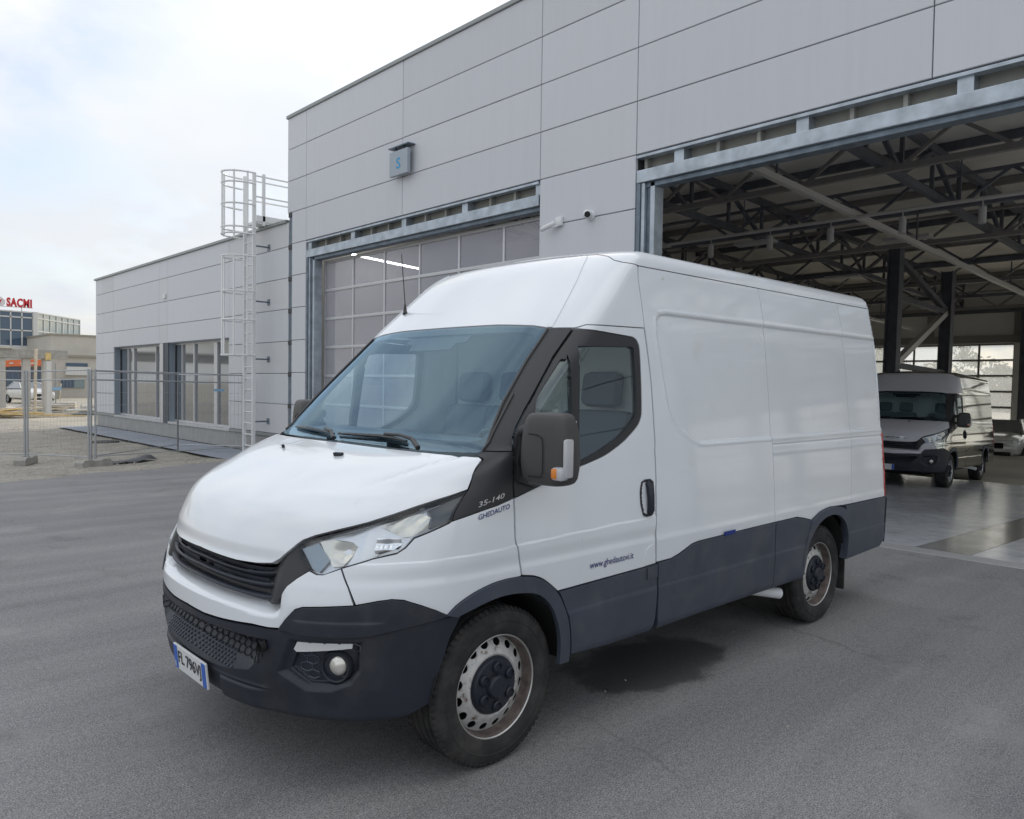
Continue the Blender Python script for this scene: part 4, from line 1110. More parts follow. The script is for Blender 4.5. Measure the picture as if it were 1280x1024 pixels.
    mb = MB(); mb.box((.45, -.93, .46), (2.6, .93, .52)); mb.box((2.6, -.58, .46), (3.42, .58, .519)); mb.box((3.42, -.93, .46), (3.9, .93, .52)); mb.build('load_floor', 'cab_grey', T)
    mb = MB(); mb.box((.62, -.80, 1.93), (1.25, .80, 1.95)); mb.build('headlining', 'cab_light', T)
    for sd in (-1, 1):
        V = [(.98, sd * .915, 1.2), (1.255, sd * .90, 1.2), (1.255, sd * .87, 1.93), (1.0, sd * .87, 1.93)]
        MB().add(V, [(0, 1, 2, 3)]).build('cab_lining', 'cab_light', T)
        V = [(.46, sd * .95, .55), (1.25, sd * .95, .55), (1.25, sd * .94, 1.21), (.10, sd * .94, 1.18), (.10, sd * .945, .88), (.46, sd * .945, .88)]
        MB().add(V, [(0, 1, 2, 5), (5, 2, 3, 4)]).build('door_lining', 'cab_grey', T)
    return T
VAN = make_van()

# ------------------------------------------------------------------ ground
def gz_(x, y):
    """the yard falls away gently towards the low building and the site behind it"""
    t = min(max((y - 11.0) / 3.5, 0), 1); t = t * t * (3 - 2 * t)
    return -0.14 * t
def sheet(name, pts_fn, nx, ny, m, kind='structure', drop=0.0):
    vs = []; fs = []
    for j in range(ny + 1):
        for i in range(nx + 1):
            x, y, z = pts_fn(i / nx, j / ny); vs.append((x, y, z))
    for j in range(ny):
        for i in range(nx):
            a = j * (nx + 1) + i; fs.append((a, a + 1, a + nx + 2, a + nx + 1))
    me = bpy.data.meshes.new(name); me.from_pydata(vs, [], fs); me.shade_smooth()
    o = link(name, me, None, m); tag(o, kind=kind); return o
# one sheet to the horizon, the gravel yard on it, the asphalt as the top sheet
def far_fn(u, v):
    x = -500 + 1000 * u; y = -400 + 900 * v
    return x, y, -0.40
sheet('ground', far_fn, 20, 20, 'far_ground')
def edge_y(x):       # wavy end of the asphalt towards the gravel
    return 10.3 + 0.42 * x + 0.18 * math.sin(x * 1.7) + 0.10 * math.sin(x * 4.1 + 1) if x < 4 else 12.0 + 0.08 * math.sin(x * 3)
def asph(u, v):
    x = -30 + 36.0 * u; ye = min(edge_y(x), 12.5) if x > -6 else 7.8
    y = -60 + (ye + 60) * v
    return x, y, gz_(x, y)
sheet('asphalt_yard', asph, 144, 60, 'asphalt')
def grav(u, v):
    x = -40 + 45.2 * u; y = 6.0 + 54 * v ** 1.6
    n = 0.02 * math.sin(x * 2.1 + y) * math.sin(y * 1.3) + 0.015 * math.sin(x * 5.3) * math.sin(y * 3.7)
    return x, y, gz_(x, y) - 0.022 + n * min(1, max(0, (y - 12) / 2)) * 0.7
sheet('gravel_yard', grav, 120, 110, 'gravel_ground')
def site(u, v):
    x = 5.0 + 60 * u; y = 27.8 + 60 * v
    return x, y, -0.165
sheet('site_ground', site, 4, 4, 'far_ground')
def site2(u, v):
    return -40 + 45.5 * u, 58 + 60 * v, -0.17
sheet('site_track', site2, 4, 4, 'far_ground')
def walk(u, v):
    x = 4.75 + 1.4 * u; y = 13.0 + 14.6 * v
    return x, y, -0.105
sheet('footpath', walk, 4, 30, 'walk')
# loose stones on the gravel (nobody could count them)
mb = MB(); rg = random.Random(3)
for k in range(5200):
    y = 10.0 + 20 * rg.random() ** 1.7; x = -6 + 11.0 * rg.random()
    if y < edge_y(x) + 0.02 + 0.25 * rg.random(): continue
    if x > 4.7 and y > 13: continue
    s_ = 0.010 + 0.022 * rg.random() ** 3; z = gz_(x, y) - 0.010
    c = [(x + s_ * (1 + .5 * rg.random()) * math.cos(t), y + s_ * (1 + .5 * rg.random()) * math.sin(t), z + s_ * .2) for t in (rg.random(), 1.6 + rg.random(), 3.1 + rg.random(), 4.7 + rg.random())]
    mb.add(c + [(x, y, z + s_ * (.7 + .5 * rg.random()))], [(0, 1, 4), (1, 2, 4), (2, 3, 4), (3, 0, 4)])
tag(mb.build('gravel', 'stone', fix=False), 'loose pale gravel stones strewn over the unpaved yard', 'gravel', kind='stuff')
# grit along the asphalt's edge and on it
mb = MB()
for k in range(420):
    x = -5 + 12 * rg.random(); y = -4 + 15 * rg.random()
    s_ = 0.003 + 0.006 * rg.random() ** 3
    mb.add([(x - s_, y - s_, .001), (x + s_, y - s_, .001), (x, y + s_, .001), (x, y, .001 + s_)], [(0, 1, 3), (1, 2, 3), (2, 0, 3)])
tag(mb.build('grit', 'stone', fix=False), 'small bits of grit scattered over the asphalt', 'grit', kind='stuff')

# ------------------------------------------------------------------ tall hall: cladding panels
XF = 6.025
HALL = thing('exhibition_hall', (6.3, 4, 0), 'tall grey clad hall with two large vehicle doors, the right one open, and an added unseen doorway', 'building')
_pm = {}
def panel(parent, y0, y1, z0, z1, m='panel_grey', x=XF, gap=0.011, th=0.05, name='wall_panel'):
    a, b = min(y0, y1) + gap / 2, max(y0, y1) - gap / 2
    w, h = round(b - a, 4), round(z1 - z0 - gap, 4)
    key = (w, h, m)
    if key not in _pm:
        c = 0.006
        vs = [(th, 0, 0), (th, w, 0), (th, w, h), (th, 0, h), (c, 0, 0), (c, w, 0), (c, w, h), (c, 0, h), (0, c, c), (0, w - c, c), (0, w - c, h - c), (0, c, h - c)]
        fs = [(8, 11, 10, 9)] + [(4 + i, 8 + i, 8 + (i + 1) % 4, 4 + (i + 1) % 4) for i in range(4)] + [(i, 4 + i, 4 + (i + 1) % 4, (i + 1) % 4) for i in range(4)]
        _pm[key] = MB().add(vs, fs).mesh('wall_panel', fix=False)
        _pm[key].materials.append(MATS[m])
    o = bpy.data.objects.new(name, _pm[key]); COL.objects.link(o)
    o.location = (x + rg.uniform(0, .0015), a, z0 + gap / 2)
    adopt(o, parent)
    return o
ROWS = [7.46, 6.77, 6.07, 5.37, 4.67, 3.965, 3.25, 2.53, 1.81, 1.10, .40, .04]
COLS = [12.81, 11.96, 8.38, 4.84, 3.05, -.56, -4.16, -6.0, -9.6, -13.2, -15.0, -18.6]
for ci, (ya, yb) in enumerate(zip(COLS, COLS[1:])):
    for ri, (zt_, zb_) in enumerate(zip(ROWS, ROWS[1:])):
        mm = 'panel_grey' if (ci * 7 + ri * 3) % 5 else 'panel_grey_b'
        za, zb2 = zt_, zb_
        in_left = ya <= 11.97 and yb >= 4.8
        in_right = (ya <= 3.06 and yb >= -4.2) or (ya <= -5.99 and yb >= -13.21)  # second range: extra opening added out of view to let light in
        if in_left or in_right:
            if zt_ <= 4.68: continue
        y_hi = ya
        if ci == 0 and zt_ <= 5.38: y_hi = 12.60
        panel(HALL, y_hi, yb, zb2, za, mm)
mb = MB()                                                   # dark backing behind the joints, with the two doors and the added third opening
X0, X1 = XF + .040, XF + .22
mb.box((X0, 4.86, 4.64), (X1, 12.79, 7.44)); mb.box((X0, 11.97, 0), (X1, 12.78, 4.635)); mb.box((X0, 3.06, 0), (X1, 4.85, 7.44)); mb.box((X0, -4.13, 4.66), (X1, 3.055, 7.44)); mb.box((X0, -6.0, 0), (X1, -4.17, 7.44)); mb.box((X0, -13.2, 4.66), (X1, -6.01, 7.44)); mb.box((X0, -26, 0), (X1, -13.21, 7.44))
mb.build('wall_core', 'joint_dark', HALL)
MB().box((XF - .03, -26, 7.455), (XF + .30, 12.84, 7.53), .01).build('coping', 'coping', HALL)
mb = MB()                                                   # return wall at the hall's corner and its roof
mb.box((XF + .05, 12.70, 0.0), (32, 12.80, 7.45)); mb.build('side_wall', 'panel_grey', HALL)
# dark shadow gap with clips between the two buildings
mb = MB(); mb.box((XF + .015, 12.605, -.14), (XF + .045, 12.745, 5.36)); mb.build('joint_cover', 'galv_dark', HALL)
for k in range(8):
    z = .35 + k * .71
    MB().box((XF - .008, 12.60, z - .05), (XF + .02, 12.75, z + .05), .004).build('joint_clip', 'joint_dark', HALL)
# steel frame of the doors
def door_steel(ya, yb, post_lo, post_hi):
    """lintel between the panels and the opening: flashing, studs, galvanised beam, jamb posts"""
    y0, y1 = min(ya, yb), max(ya, yb)
    MB().box((XF - .012, y0, 4.612), (XF + .10, y1, 4.650), .004).build('flashing', 'galv', HALL)
    MB().box((XF + .20, y0, 4.45), (XF + .24, y1, 4.66)).build('lintel_liner', 'insul', HALL)
    n = int((y1 - y0) / .55)
    for k in range(n + 1):
        y = y0 + .06 + (y1 - y0 - .12) * k / n
        wd = .035 if k % 3 else .11
        MB().box((XF + (.03 if k % 3 == 0 else .10), y - wd, 4.452), (XF + .20, y + wd * .3, 4.62)).build('lintel_stud', 'galv' if k % 3 == 0 else 'insul', HALL)
    MB().box((XF - .005, y0 + .0, 4.29), (XF + .19, y1, 4.455), .008).build('lintel_beam', 'galv', HALL)
    MB().box((XF + .05, y0, 4.225), (XF + .22, y1, 4.288), .005).build('lintel_rail', 'galv_dark', HALL)
    for y, sg in ((y1, -1),):
        for k, (d0, d1, xa, mm) in enumerate(((0, .06, .00, 'galv_dark'), (.065, .12, .02, 'galv'), (.125, .19, .07, 'galv_dark'), (.19, .26, .05, 'galv'))):
            a, b = y + sg * d0, y + sg * d1
            MB().box((XF + xa, min(a, b), 0), (XF + .24, max(a, b), 4.285), .004).build('jamb_post', mm, HALL)
door_steel(4.86, 11.94, True, True)
door_steel(-4.12, 3.035, True, True)
door_steel(-13.18, -6.02, True, True)  # added doorway, unseen, brings daylight into the hall
# ---- left sectional door, closed: rails and panes
XD = XF + .30
SD = MB()
cols = [11.66 - 1.145 * k for k in range(7)]; zr = [4.22 - .612 * k for k in range(8)]
for y in cols: SD.box((XD - .01, y - .022, -.02), (XD + .03, y + .022, 4.22))
for z in zr[:7]: SD.box((XD - .016, cols[-1], max(z - .055, -.02)), (XD + .034, cols[0], z + .0), .004)
for z in zr[1:7]: SD.box((XD - .020, cols[-1], z - .030), (XD - .015, cols[0], z - .026))
sdoor = SD.build('sectional_door', 'alu', HALL)
for r_ in range(7):
    for c in range(6):
        z1 = zr[r_] - .055; z0 = max(zr[r_ + 1], -.02) if r_ < 6 else 0.0
        if z1 <= z0: continue
        MB().box((XD + .004, cols[c + 1] + .022, z0), (XD + .012, cols[c] - .022, z1)).build('pane', 'door_pane', sdoor)

# ------------------------------------------------------------------ hall interior (its level floor meets the rising yard at the threshold)
TI = Matrix.Translation((6.02, 0, 0)) @ Matrix.Rotation(R(2.05), 4, 'Y')
def I(mb, name, m, parent=None, **k): return mb.build(name, m, parent, xf=TI, **k)
fb = MB().box((.22, -26, -.3), (40, 12.6, -.012)); fl_ = I(fb, 'floor', 'floor_light'); tag(fl_, kind='structure')
bands = [(12.5, 7.4), (7.4, 3.4), (3.4, -.43), (-.43, -.95), (-.95, -4.8), (-4.8, -9), (-9, -14), (-14, -26)]
for bi, (ya, yb) in enumerate(bands):
    for xa, xb in ((.235, 5.2), (5.2, 10.2), (10.2, 15.2), (15.2, 20.2), (20.2, 26)):
        mm = 'floor_dark' if bi == 3 else 'floor_light'
        I(MB().box((xa + .004, yb + .004, -.02), (xb - .004, ya - .004, 0.0)), 'floor_slab', mm, fl_)
MB().box((6.0, -4.1, -.1), (6.255, 3.0, .004), .003).build('threshold_strip', 'alu', HALL)
MB().box((6.0, 4.9, -.1), (6.255, 11.9, .004), .003).build('threshold_strip', 'concrete', HALL)
MB().box((6.0, -13.1, -.1), (6.255, -6.1, .004), .003).build('threshold_strip', 'alu', HALL)  # sill of the added doorway
# roof deck, trusses, purlins
I(MB().box((.3, -3.0, 7.05), (26.2, 12.6, 7.12)), 'roof_deck', 'deck', HALL)
for k in range(5):                                          # glazed roof strips added out of view to daylight the hall
    xa = .3 + k * 5.18
    I(MB().box((xa, -26, 7.07), (xa + 5.14, -3.02, 7.08)), 'added_rooflight', 'clear_pane', HALL)
for k in range(9):
    y = 11.5 - k * 4.6
    mb = MB()
    mb.box((.4, y - .06, 5.78), (26, y + .06, 5.92)); mb.box((.4, y - .06, 6.70), (26, y + .06, 6.86))
    n = 16
    for i in range(n):
        xa = .4 + 25.6 * i / n; xb = .4 + 25.6 * (i + 1) / n
        if i % 2: mb.bar((xa, y, 6.72), (xb, y, 5.9), .08)
        else: mb.bar((xa, y, 5.9), (xb, y, 6.72), .08)
        mb.bar((xb, y, 5.9), (xb, y, 6.72), .07)
    I(mb, 'roof_truss', 'steel_dark', HALL)
for i in range(8):
    x = 2.6 + i * 3.2
    mb = MB()
    mb.box((x - .04, -26, 6.86), (x + .04, 12.5, 7.04)); mb.box((x - .05, -26, 5.66), (x + .05, 12.5, 5.77)); mb.box((x - .05, -26, 6.30), (x + .05, 12.5, 6.36))
    n = 22
    for j in range(n):
        ya = -26 + 38.4 * j / n; yb = -26 + 38.4 * (j + 1) / n
        mb.bar((x, ya, 5.72), (x, (ya + yb) / 2, 6.34), .06); mb.bar((x, (ya + yb) / 2, 6.34), (x, yb, 5.72), .06)
    I(mb, 'roof_purlin', 'steel_mid' if i % 2 else 'steel_dark', HALL)
for y in (8.5, 2.75, -3.0):
    I(MB().box((.5, y - .05, 4.98), (25.5, y + .05, 5.08)), 'cable_tray', 'rail_grey', HALL)
    for x in (3, 9, 16, 22): I(MB().bar((x, y, 5.05), (x, y, 5.75), .03), 'tray_hanger', 'steel_dark', HALL)
# columns and wind bracing
def column(x, y):
    mb = MB(); mb.box((x - .15, y - .16, 0), (x + .15, y - .135, 5.78)); mb.box((x - .15, y + .135, 0), (x + .15, y + .16, 5.78)); mb.box((x - .012, y - .135, 0), (x + .012, y + .135, 5.78))
    mb.box((x - .22, y - .22, 0), (x + .22, y + .22, .03))
    return I(mb, 'column', 'steel_dark', HALL)
for x in (12.85, 16.9): column(x, 4.6)
for x, y in ((25.5, 4.55), (25.5, -4.6), (12.85, -9.2), (16.9, -9.2)): column(x, y)
mb = MB(); mb.bar((13.0, 4.6, 2.75), (16.8, 4.6, 4.55), .16); I(mb, 'brace', 'rail_grey', HALL)
mb = MB(); mb.bar((13.0, 4.6, 5.6), (16.8, 4.6, 4.6), .14); mb.bar((13.0, 4.6, 2.75), (16.8, 4.6, 2.75), .14); mb.bar((13.0, 4.6, 2.7), (16.8, 4.6, .4), .14); mb.bar((13.0, 4.6, 4.55), (16.8, 4.6, 4.55), .14)
I(mb, 'brace', 'steel_dark', HALL)
# back wall with glazed doors
XB = 26.0
wallb = MB()
for ya, yb in ((12.6, 12.3), (5.05, 4.3), (-2.6, -3.4), (-10.0, -10.8), (-17.4, -18.2), (-24.8, -26)):
    wallb.box((XB, yb, 0), (XB + .25, ya, 7.0))
wallb.box((XB, -26, 4.42), (XB + .25, 12.6, 7.05))
I(wallb, 'back_wall', 'wall_in', HALL)
I(MB().box((XB - .25, -26, 4.42), (XB, 12.6, 4.72)), 'back_lintel', 'steel_mid', HALL)
for j in range(12):
    I(MB().box((XB - .14, 11 - j * 3.1, 4.72), (XB - .02, 11.25 - j * 3.1, 5.75)), 'wall_post', 'steel_mid', HALL)
I(MB().box((XB - .2, -26, 5.62), (XB, 12.6, 5.76)), 'wall_rail', 'steel_dark', HALL)
for d0 in (12.3, 4.3, -3.4, -10.8, -18.2):
    d1 = d0 - 7.25 if d0 < 12 else 5.05
    n = 6; w_ = (d0 - d1) / n
    mb = MB()
    for c in range(n + 1):
        y = d0 - c * w_; mb.box((XB + .05, y - .035, 0), (XB + .10, y + .035, 4.42))
    for r_ in range(8):
        z = 4.40 - r_ * .612; mb.box((XB + .045, d1, max(0, z - .05)), (XB + .105, d0, z + .02))
    bd = I(mb, 'back_door', 'steel_mid', HALL)
    for r_ in range(7):
        for c in range(n):
            z1 = 4.35 - r_ * .612; z0 = max(.02, z1 - .54)
            I(MB().box((XB + .07, d0 - (c + 1) * w_ + .035, z0), (XB + .078, d0 - c * w_ - .035, z1)), 'pane', 'haze_dust_pane', bd)
I(MB().box((.3, 12.45, 0), (26, 12.6, 7.05)), 'inner_wall', 'wall_in', HALL)
I(MB().box((.3, -26.2, 0), (26, -26, 1.2)), 'inner_wall', 'wall_in', HALL)
for k in range(6): I(MB().box((.4 + k * 4.28, -26.1, 1.2), (4.6 + k * 4.28, -26.08, 7.0)), 'side_window', 'clear_pane', HALL)  # unseen end glazing, added to brighten the hall
# spotlight track
TR = thing('light_track', tuple(TI @ Vector((5.9, 3, 4.98))), 'pale rail with five hanging cylinder spotlights under the hall roof', 'track light')
I(MB().tube([(5.9, -6, 4.98), (5.9, 11, 4.98)], .035, 8), 'rail', 'rail_grey', TR, smooth=50)
for y in (5.75, 4.40, 3.18, 1.90, .66):
    sp = I(MB().lathe([(.0, .10), (.055, .10), (.06, .08), (.06, -.16), (.05, -.17), (.045, -.12), (0, -.12)], (5.9, y, 4.74), 18, axis='z'), 'spotlight', 'lamp_body', TR, smooth=40)
    I(MB().tube([(5.9, y, 4.83), (5.9, y, 4.97)], .012, 6), 'stem', 'lamp_body', sp)
for y in (9, 5, 1):
    I(MB().bar((5.9, y, 5.0), (5.9, y, 5.75), .02), 'hanger', 'steel_dark', TR)
# fluorescent tube burning inside, behind the closed door
FT = I(MB().tube([(.72, 11.50, 4.45), (2.67, 11.70, 4.45)], .022, 8), 'tube_lamp', 'tube_on')
tag(FT, 'lit fluorescent tube seen through the top panes of the closed door', 'lamp')
for k, (x, y) in enumerate(((8.5, 6.2), (10, 3.3), (7.5, 8.5), (14, 6.5))):
    o = I(MB().box((x - .15, y - .5, 5.35), (x + .15, y + .5, 5.42), .01), 'ceiling_lamp', 'lamp_body')
    I(MB().bar((x, y, 5.42), (x, y, 5.80), .02), 'hanger', 'steel_dark', o)
    tag(o, 'unlit flat lamp panel hanging below the hall trusses', 'ceiling lamp', 'flat lamp panels under the hall roof')

# ------------------------------------------------------------------ things on the facade
def security_camera(loc, label, turret):
    t = thing('security_camera', loc, label, 'camera', 'security cameras on the pier between the doors')
    x, y, z = loc
    if not turret:
        MB().box((XF - .055, y - .06, z - .06), (XF, y + .06, z + .07), .012).build('base', 'cam_white', t, smooth=40)
        MB().tube([(XF - .03, y, z - .05), (XF - .07, y + .06, z - .07), (XF - .09, y + .10, z - .06)], .016, 8).build('arm', 'cam_white', t, smooth=50)
        d = Vector((-.35, .88, -.36)).normalized(); c = Vector((XF - .10, y + .14, z - .05))
        MB().tube([c - d * .10, c - d * .09, c + d * .12, c + d * .13], [.025, .038, .038, .034], 16).build('barrel', 'cam_white', t, smooth=40)
        MB().tube([c + d * .128, c + d * .136], .028, 16).build('lens', 'gloss_black', t)
    else:
        MB().lathe([(.0, 0), (.075, 0), (.075, -.02), (.06, -.04), (0, -.04)], (XF, y, z), 24, axis='x').build('base', 'cam_white', t, smooth=40)
        mb = MB(); c = Vector((XF - .075, y, z + .01))
        mb.lathe([(.066 * math.sin(a), -.066 * math.cos(a)) for a in [math.pi * k / 12 for k in range(13)]], c, 24, axis='z')
        mb.build('ball', 'cam_white', t, smooth=60)
        d = Vector((-.75, -.62, -.22)).normalized()
        MB().tube([c + d * .045, c + d * .070], .042, 20).build('lens', 'gloss_black', t)
security_camera((XF, 4.40, 3.98), 'white bullet security camera on a wall bracket, beside the round one', False)
security_camera((XF, 3.82, 3.985), 'round white security camera with black lens beside the galvanised door post', True)
SG = thing('door_sign', (XF - .2, 8.42, 5.36), 'small grey hanging sign box with a blue figure above the closed door', 'sign')
sy0, sy1 = 8.02, 8.58
MB().box((XF - .15, sy0, 5.36), (XF - .08, sy1, 5.80), .006).build('sign_box', 'sign_grey', SG)
MB().box((XF - .16, sy0 - .03, 5.865), (XF, sy1 + .03, 5.885)).build('bracket', 'galv_dark', SG)
for y in (8.18, 8.42):
    MB().tube([(XF - .115, y, 5.79), (XF - .115, y, 5.87)], .014, 8).build('hanger', 'ink', SG)
vs, fs, w, h = text_mesh('S', 1.0, .02)
MB().add([(XF - .153, 8.36 - a / w * .13, 5.47 + b / h * .20) for a, b, _ in vs], fs).build('figure', 'sign_blue', SG, fix=False)

# ------------------------------------------------------------------ low building
LOW = thing('low_building', (6.3, 20, -.14), 'low grey clad wing with two dark glazed window bays and concrete plinth', 'building')
LC = [27.6, 26.75, 25.5, 20.98, 20.3, 15.95, 12.75]
LR = [5.17, 4.63, 3.935, 3.24, 2.70, 2.515, 1.79, 1.09, .40, .30]
for ci, (ya, yb) in enumerate(zip(LC, LC[1:])):
    win = ci in (2, 4)
    rows = [5.17, 4.63, 3.935, 3.24, 2.515, 1.79, 1.09, .40]
    if win or ci == 3: rows = [5.17, 4.63, 3.935, 3.24, 2.70]
    for zt_, zb_ in zip(rows, rows[1:]):
        panel(LOW, ya, yb, zb_, zt_, 'panel_grey' if (ci + int(zt_ * 3)) % 4 else 'panel_warm')
    if not (win or ci == 3): panel(LOW, ya, yb, .31, .40, 'coping')
mb = MB()
mb.box((XF + .04, 25.5, -.14), (XF + .3, 27.58, 5.15)); mb.box((XF + .04, 12.76, -.14), (XF + .3, 15.95, 5.15)); mb.box((XF + .04, 15.95, 2.71), (XF + .3, 25.5, 5.15)); mb.box((XF + .06, 15.95, -.14), (XF + .3, 25.5, .30))
mb.build('wall_core', 'joint_dark', LOW)
MB().box((XF + .03, 12.76, -.20), (XF + .2, 27.56, .305)).build('plinth', 'plinth', LOW)
MB().box((XF - .05, 12.82, 5.165), (XF + .3, 27.66, 5.235), .008).build('coping', 'coping', LOW)
MB().box((XF + .05, 27.50, -.14), (30, 27.6, 5.16)).build('side_wall', 'panel_grey', LOW)
MB().box((XF + .2, 12.9, 5.0), (30, 27.5, 5.1)).build('roof_slab', 'coping', LOW)
MB().box((XF - .004, 12.9, -.135), (XF + .06, 27.56, -.085)).build('drain_strip', 'joint_dark', LOW)
# window bays
for wy1, wy0, mull in ((25.5, 20.98, ((.20, .06), (.32, .16), (.80, .05), (.93, .07))), (20.3, 15.95, ((.14, .05), (.35, .08), (.70, .22), (.90, .05)))):
    xw = XF + .24
    wt_ = wy1 - wy0
    wf = MB().box((XF + .0, wy0, .31), (xw + .02, wy1, .375), .004).box((xw - .03, wy0, 2.64), (xw + .02, wy1, 2.70)).box((xw - .03, wy0, .376), (xw + .02, wy1, .43)).build('window', 'alu', LOW)
    MB().box((XF + .045, wy1 - .02, .38), (xw - .03, wy1 - .002, 2.70)).build('window_jamb', 'alu_blue', wf)
    MB().box((XF + .045, wy0 + .002, .38), (xw - .03, wy0 + .02, 2.70)).build('window_jamb', 'alu_blue', wf)
    MB().box((XF + .045, wy0 + .02, 2.685), (xw - .03, wy1 - .02, 2.70)).build('window_head', 'alu_blue', wf)
    prev = wy1
    for f, wd in mull:
        y = wy1 - f * wt_
        MB().box((xw - .05, y - wd / 2, .43), (xw + .02, y + wd / 2, 2.64), .004).build('mullion', 'alu', wf)
        MB().box((xw, y + wd / 2, .43), (xw + .012, prev, 2.64)).build('pane', 'bldg_glass', wf)
        prev = y - wd / 2
    MB().box((xw, wy0, .43), (xw + .012, prev, 2.64)).build('pane', 'bldg_glass', wf)
MB().box((XF + .02, 20.30, .31), (XF + .14, 20.70, 2.70)).build('pier_panel', 'mull_dark', LOW)
MB().box((XF + .0, 20.70, .31), (XF + .14, 20.98, 2.70)).build('pier_trim', 'alu', LOW)
MB().box((XF - .05, 20.42, 4.02), (XF, 20.58, 4.16), .012).build('wall_lamp', 'cam_white', LOW)

# ------------------------------------------------------------------ roof ladder with cage
LD = thing('roof_ladder', (5.65, 13.95, -.14), 'white metal cat ladder with safety cage fixed to the low building', 'ladder')
yl0, yl1, xl = 13.72, 14.20, 5.66
for y in (yl0, yl1):
    MB().box((xl - .035, y - .03, -.14), (xl + .035, y + .03, 6.38)).build('stile', 'ladder_white', LD)
k = 0
z = .10
while z < 5.15:
    MB().tube([(xl, yl0, z), (xl, yl1, z)], .018, 8).build('rung', 'ladder_white', LD, smooth=50)
    z += .262
for z in (.67, 2.12, 3.45, 4.72):
    for y in (yl0,):
        MB().tube([(xl, y, z), (XF, y + .0, z)], .018, 8).build('wall_bracket', 'galv_dark', LD, smooth=50)
        MB().box((XF - .012, y - .06, z - .07), (XF, y + .06, z + .07)).build('bracket_plate', 'galv_dark', LD)
def hoop(z, n=14):
    c = ((yl0 + yl1) / 2); pts = []
    for i in range(n + 1):
        a = math.pi * (-.10 + 1.20 * i / n)
        pts.append((xl - .02 - .62 * max(0, math.sin(a)) ** .8, c + .37 * math.cos(a), z))
    return pts
for z in (2.20, 3.0, 3.65, 4.45, 4.95, 5.10, 5.62, 6.10, 6.34):
    MB().tube(hoop(z), .021, 6).build('cage_hoop', 'ladder_white', LD, smooth=50)
for i in (2, 4, 7, 10, 12):
    a = hoop(0)[i]
    MB().box((a[0] - .014, a[1] - .03, 2.18), (a[0] + .006, a[1] + .03, 4.46)).build('cage_bar', 'ladder_white', LD)
    MB().box((a[0] - .014, a[1] - .03, 4.93), (a[0] + .006, a[1] + .03, 6.36)).build('cage_bar', 'ladder_white', LD)
for y in (yl0, yl1):
    MB().box((xl + .2, y - .03, 5.2), (xl + .26, y + .03, 6.38)).build('rail_post', 'ladder_white', LD)
    MB().box((xl + 1.5, y - .03, 5.2), (xl + 1.56, y + .03, 6.30)).build('rail_post', 'ladder_white', LD)
    for z in (6.32, 5.85):
        MB().tube([(xl, y, z), (xl + 1.55, y, z)], .02, 8).build('hand_rail', 'ladder_white', LD, smooth=50)
MB().box((xl + .05, yl0, 5.24), (xl + 1.55, yl1, 5.30)).build('landing', 'ladder_white', LD)
MB().box((xl + .05, yl0 - .03, 5.30), (xl + 1.55, yl0 - .01, 5.42)).build('toe_board', 'ladder_white', LD)

# ------------------------------------------------------------------ temporary fence
def fence_panel(a, b, label, h=1.80, tagged=False):
    a = Vector((a[0], a[1], gz_(*a) + .10)); b = Vector((b[0], b[1], gz_(*b) + .10))
    t = thing('mesh_fence_panel', tuple(a - Vector((0, 0, .10))), label, 'fence', 'temporary mesh fence panels on the gravel')
    up = Vector((0, 0, 1)); d = (b - a)
    for p in (a, b):
        MB().tube([p - up * .08, p + up * h], .021, 8).build('post', 'wire', t, smooth=50)
    for z in (h - .02, h - .20, .08):
        MB().tube([a + up * z, b + up * z], .014 if z > 1 else .012, 6).build('rail', 'wire', t, smooth=50)
    n = int(d.length / .10); mb = MB()
    for i in range(1, n):
        p = a + d * (i / n); mb.bar(p + up * .08, p + up * (h - .02), .0024)
    for j in range(1, 6):
        mb.bar(a + up * (.08 + (h - .28) * j / 6), b + up * (.08 + (h - .28) * j / 6), .0024)
    w_ = mb.build('wire_mesh', 'wire', t); w_['kind'] = 'stuff'
    if tagged:
        c = a + d * tagged + up * (h - .38); e = d.normalized()
        MB().obox(c, (e, e.cross(up), up), (.14, .006, .030)).build('maker_tag', 'tag_blue', t)
    return t
def foot(x, y, rz, label):
    z = gz_(x, y) - .02
    xf = Matrix.Translation((x, y, z)) @ Matrix.Rotation(R(rz), 4, 'Z')
    mb = MB()
    prof = [(-.34, 0), (.34, 0), (.34, .10), (.28, .15), (.10, .15), (.08, .13), (-.08, .13), (-.10, .15), (-.28, .15), (-.34, .10)]
    mb.prism([(px, -.11, pz) for px, pz in prof], (0, .22, 0))
    tag(mb.build('fence_foot', 'concrete', None, xf), label, 'concrete block', 'concrete feet of the mesh fence')
fence_panel((2.24, 13.36), (5.74, 14.36), 'mesh fence panel running towards the roof ladder, nearest the asphalt', tagged=.80)
fence_panel((2.20, 13.50), (4.72, 15.85), 'mesh fence panel slanting back over the gravel before the windows')
fence_panel((4.72, 15.85), (5.75, 14.50), 'short mesh fence panel returning towards the ladder')
fence_panel((1.40, 15.00), (2.10, 13.30), 'mesh fence panel between the two concrete feet', tagged=.5)
fence_panel((-2.0, 16.10), (1.36, 15.05), 'mesh fence panel running off past the outer concrete foot')
foot(2.18, 13.25, 25, 'pale concrete fence foot at the edge of the asphalt')
foot(1.36, 14.95, 60, 'pale concrete fence foot out on the gravel')
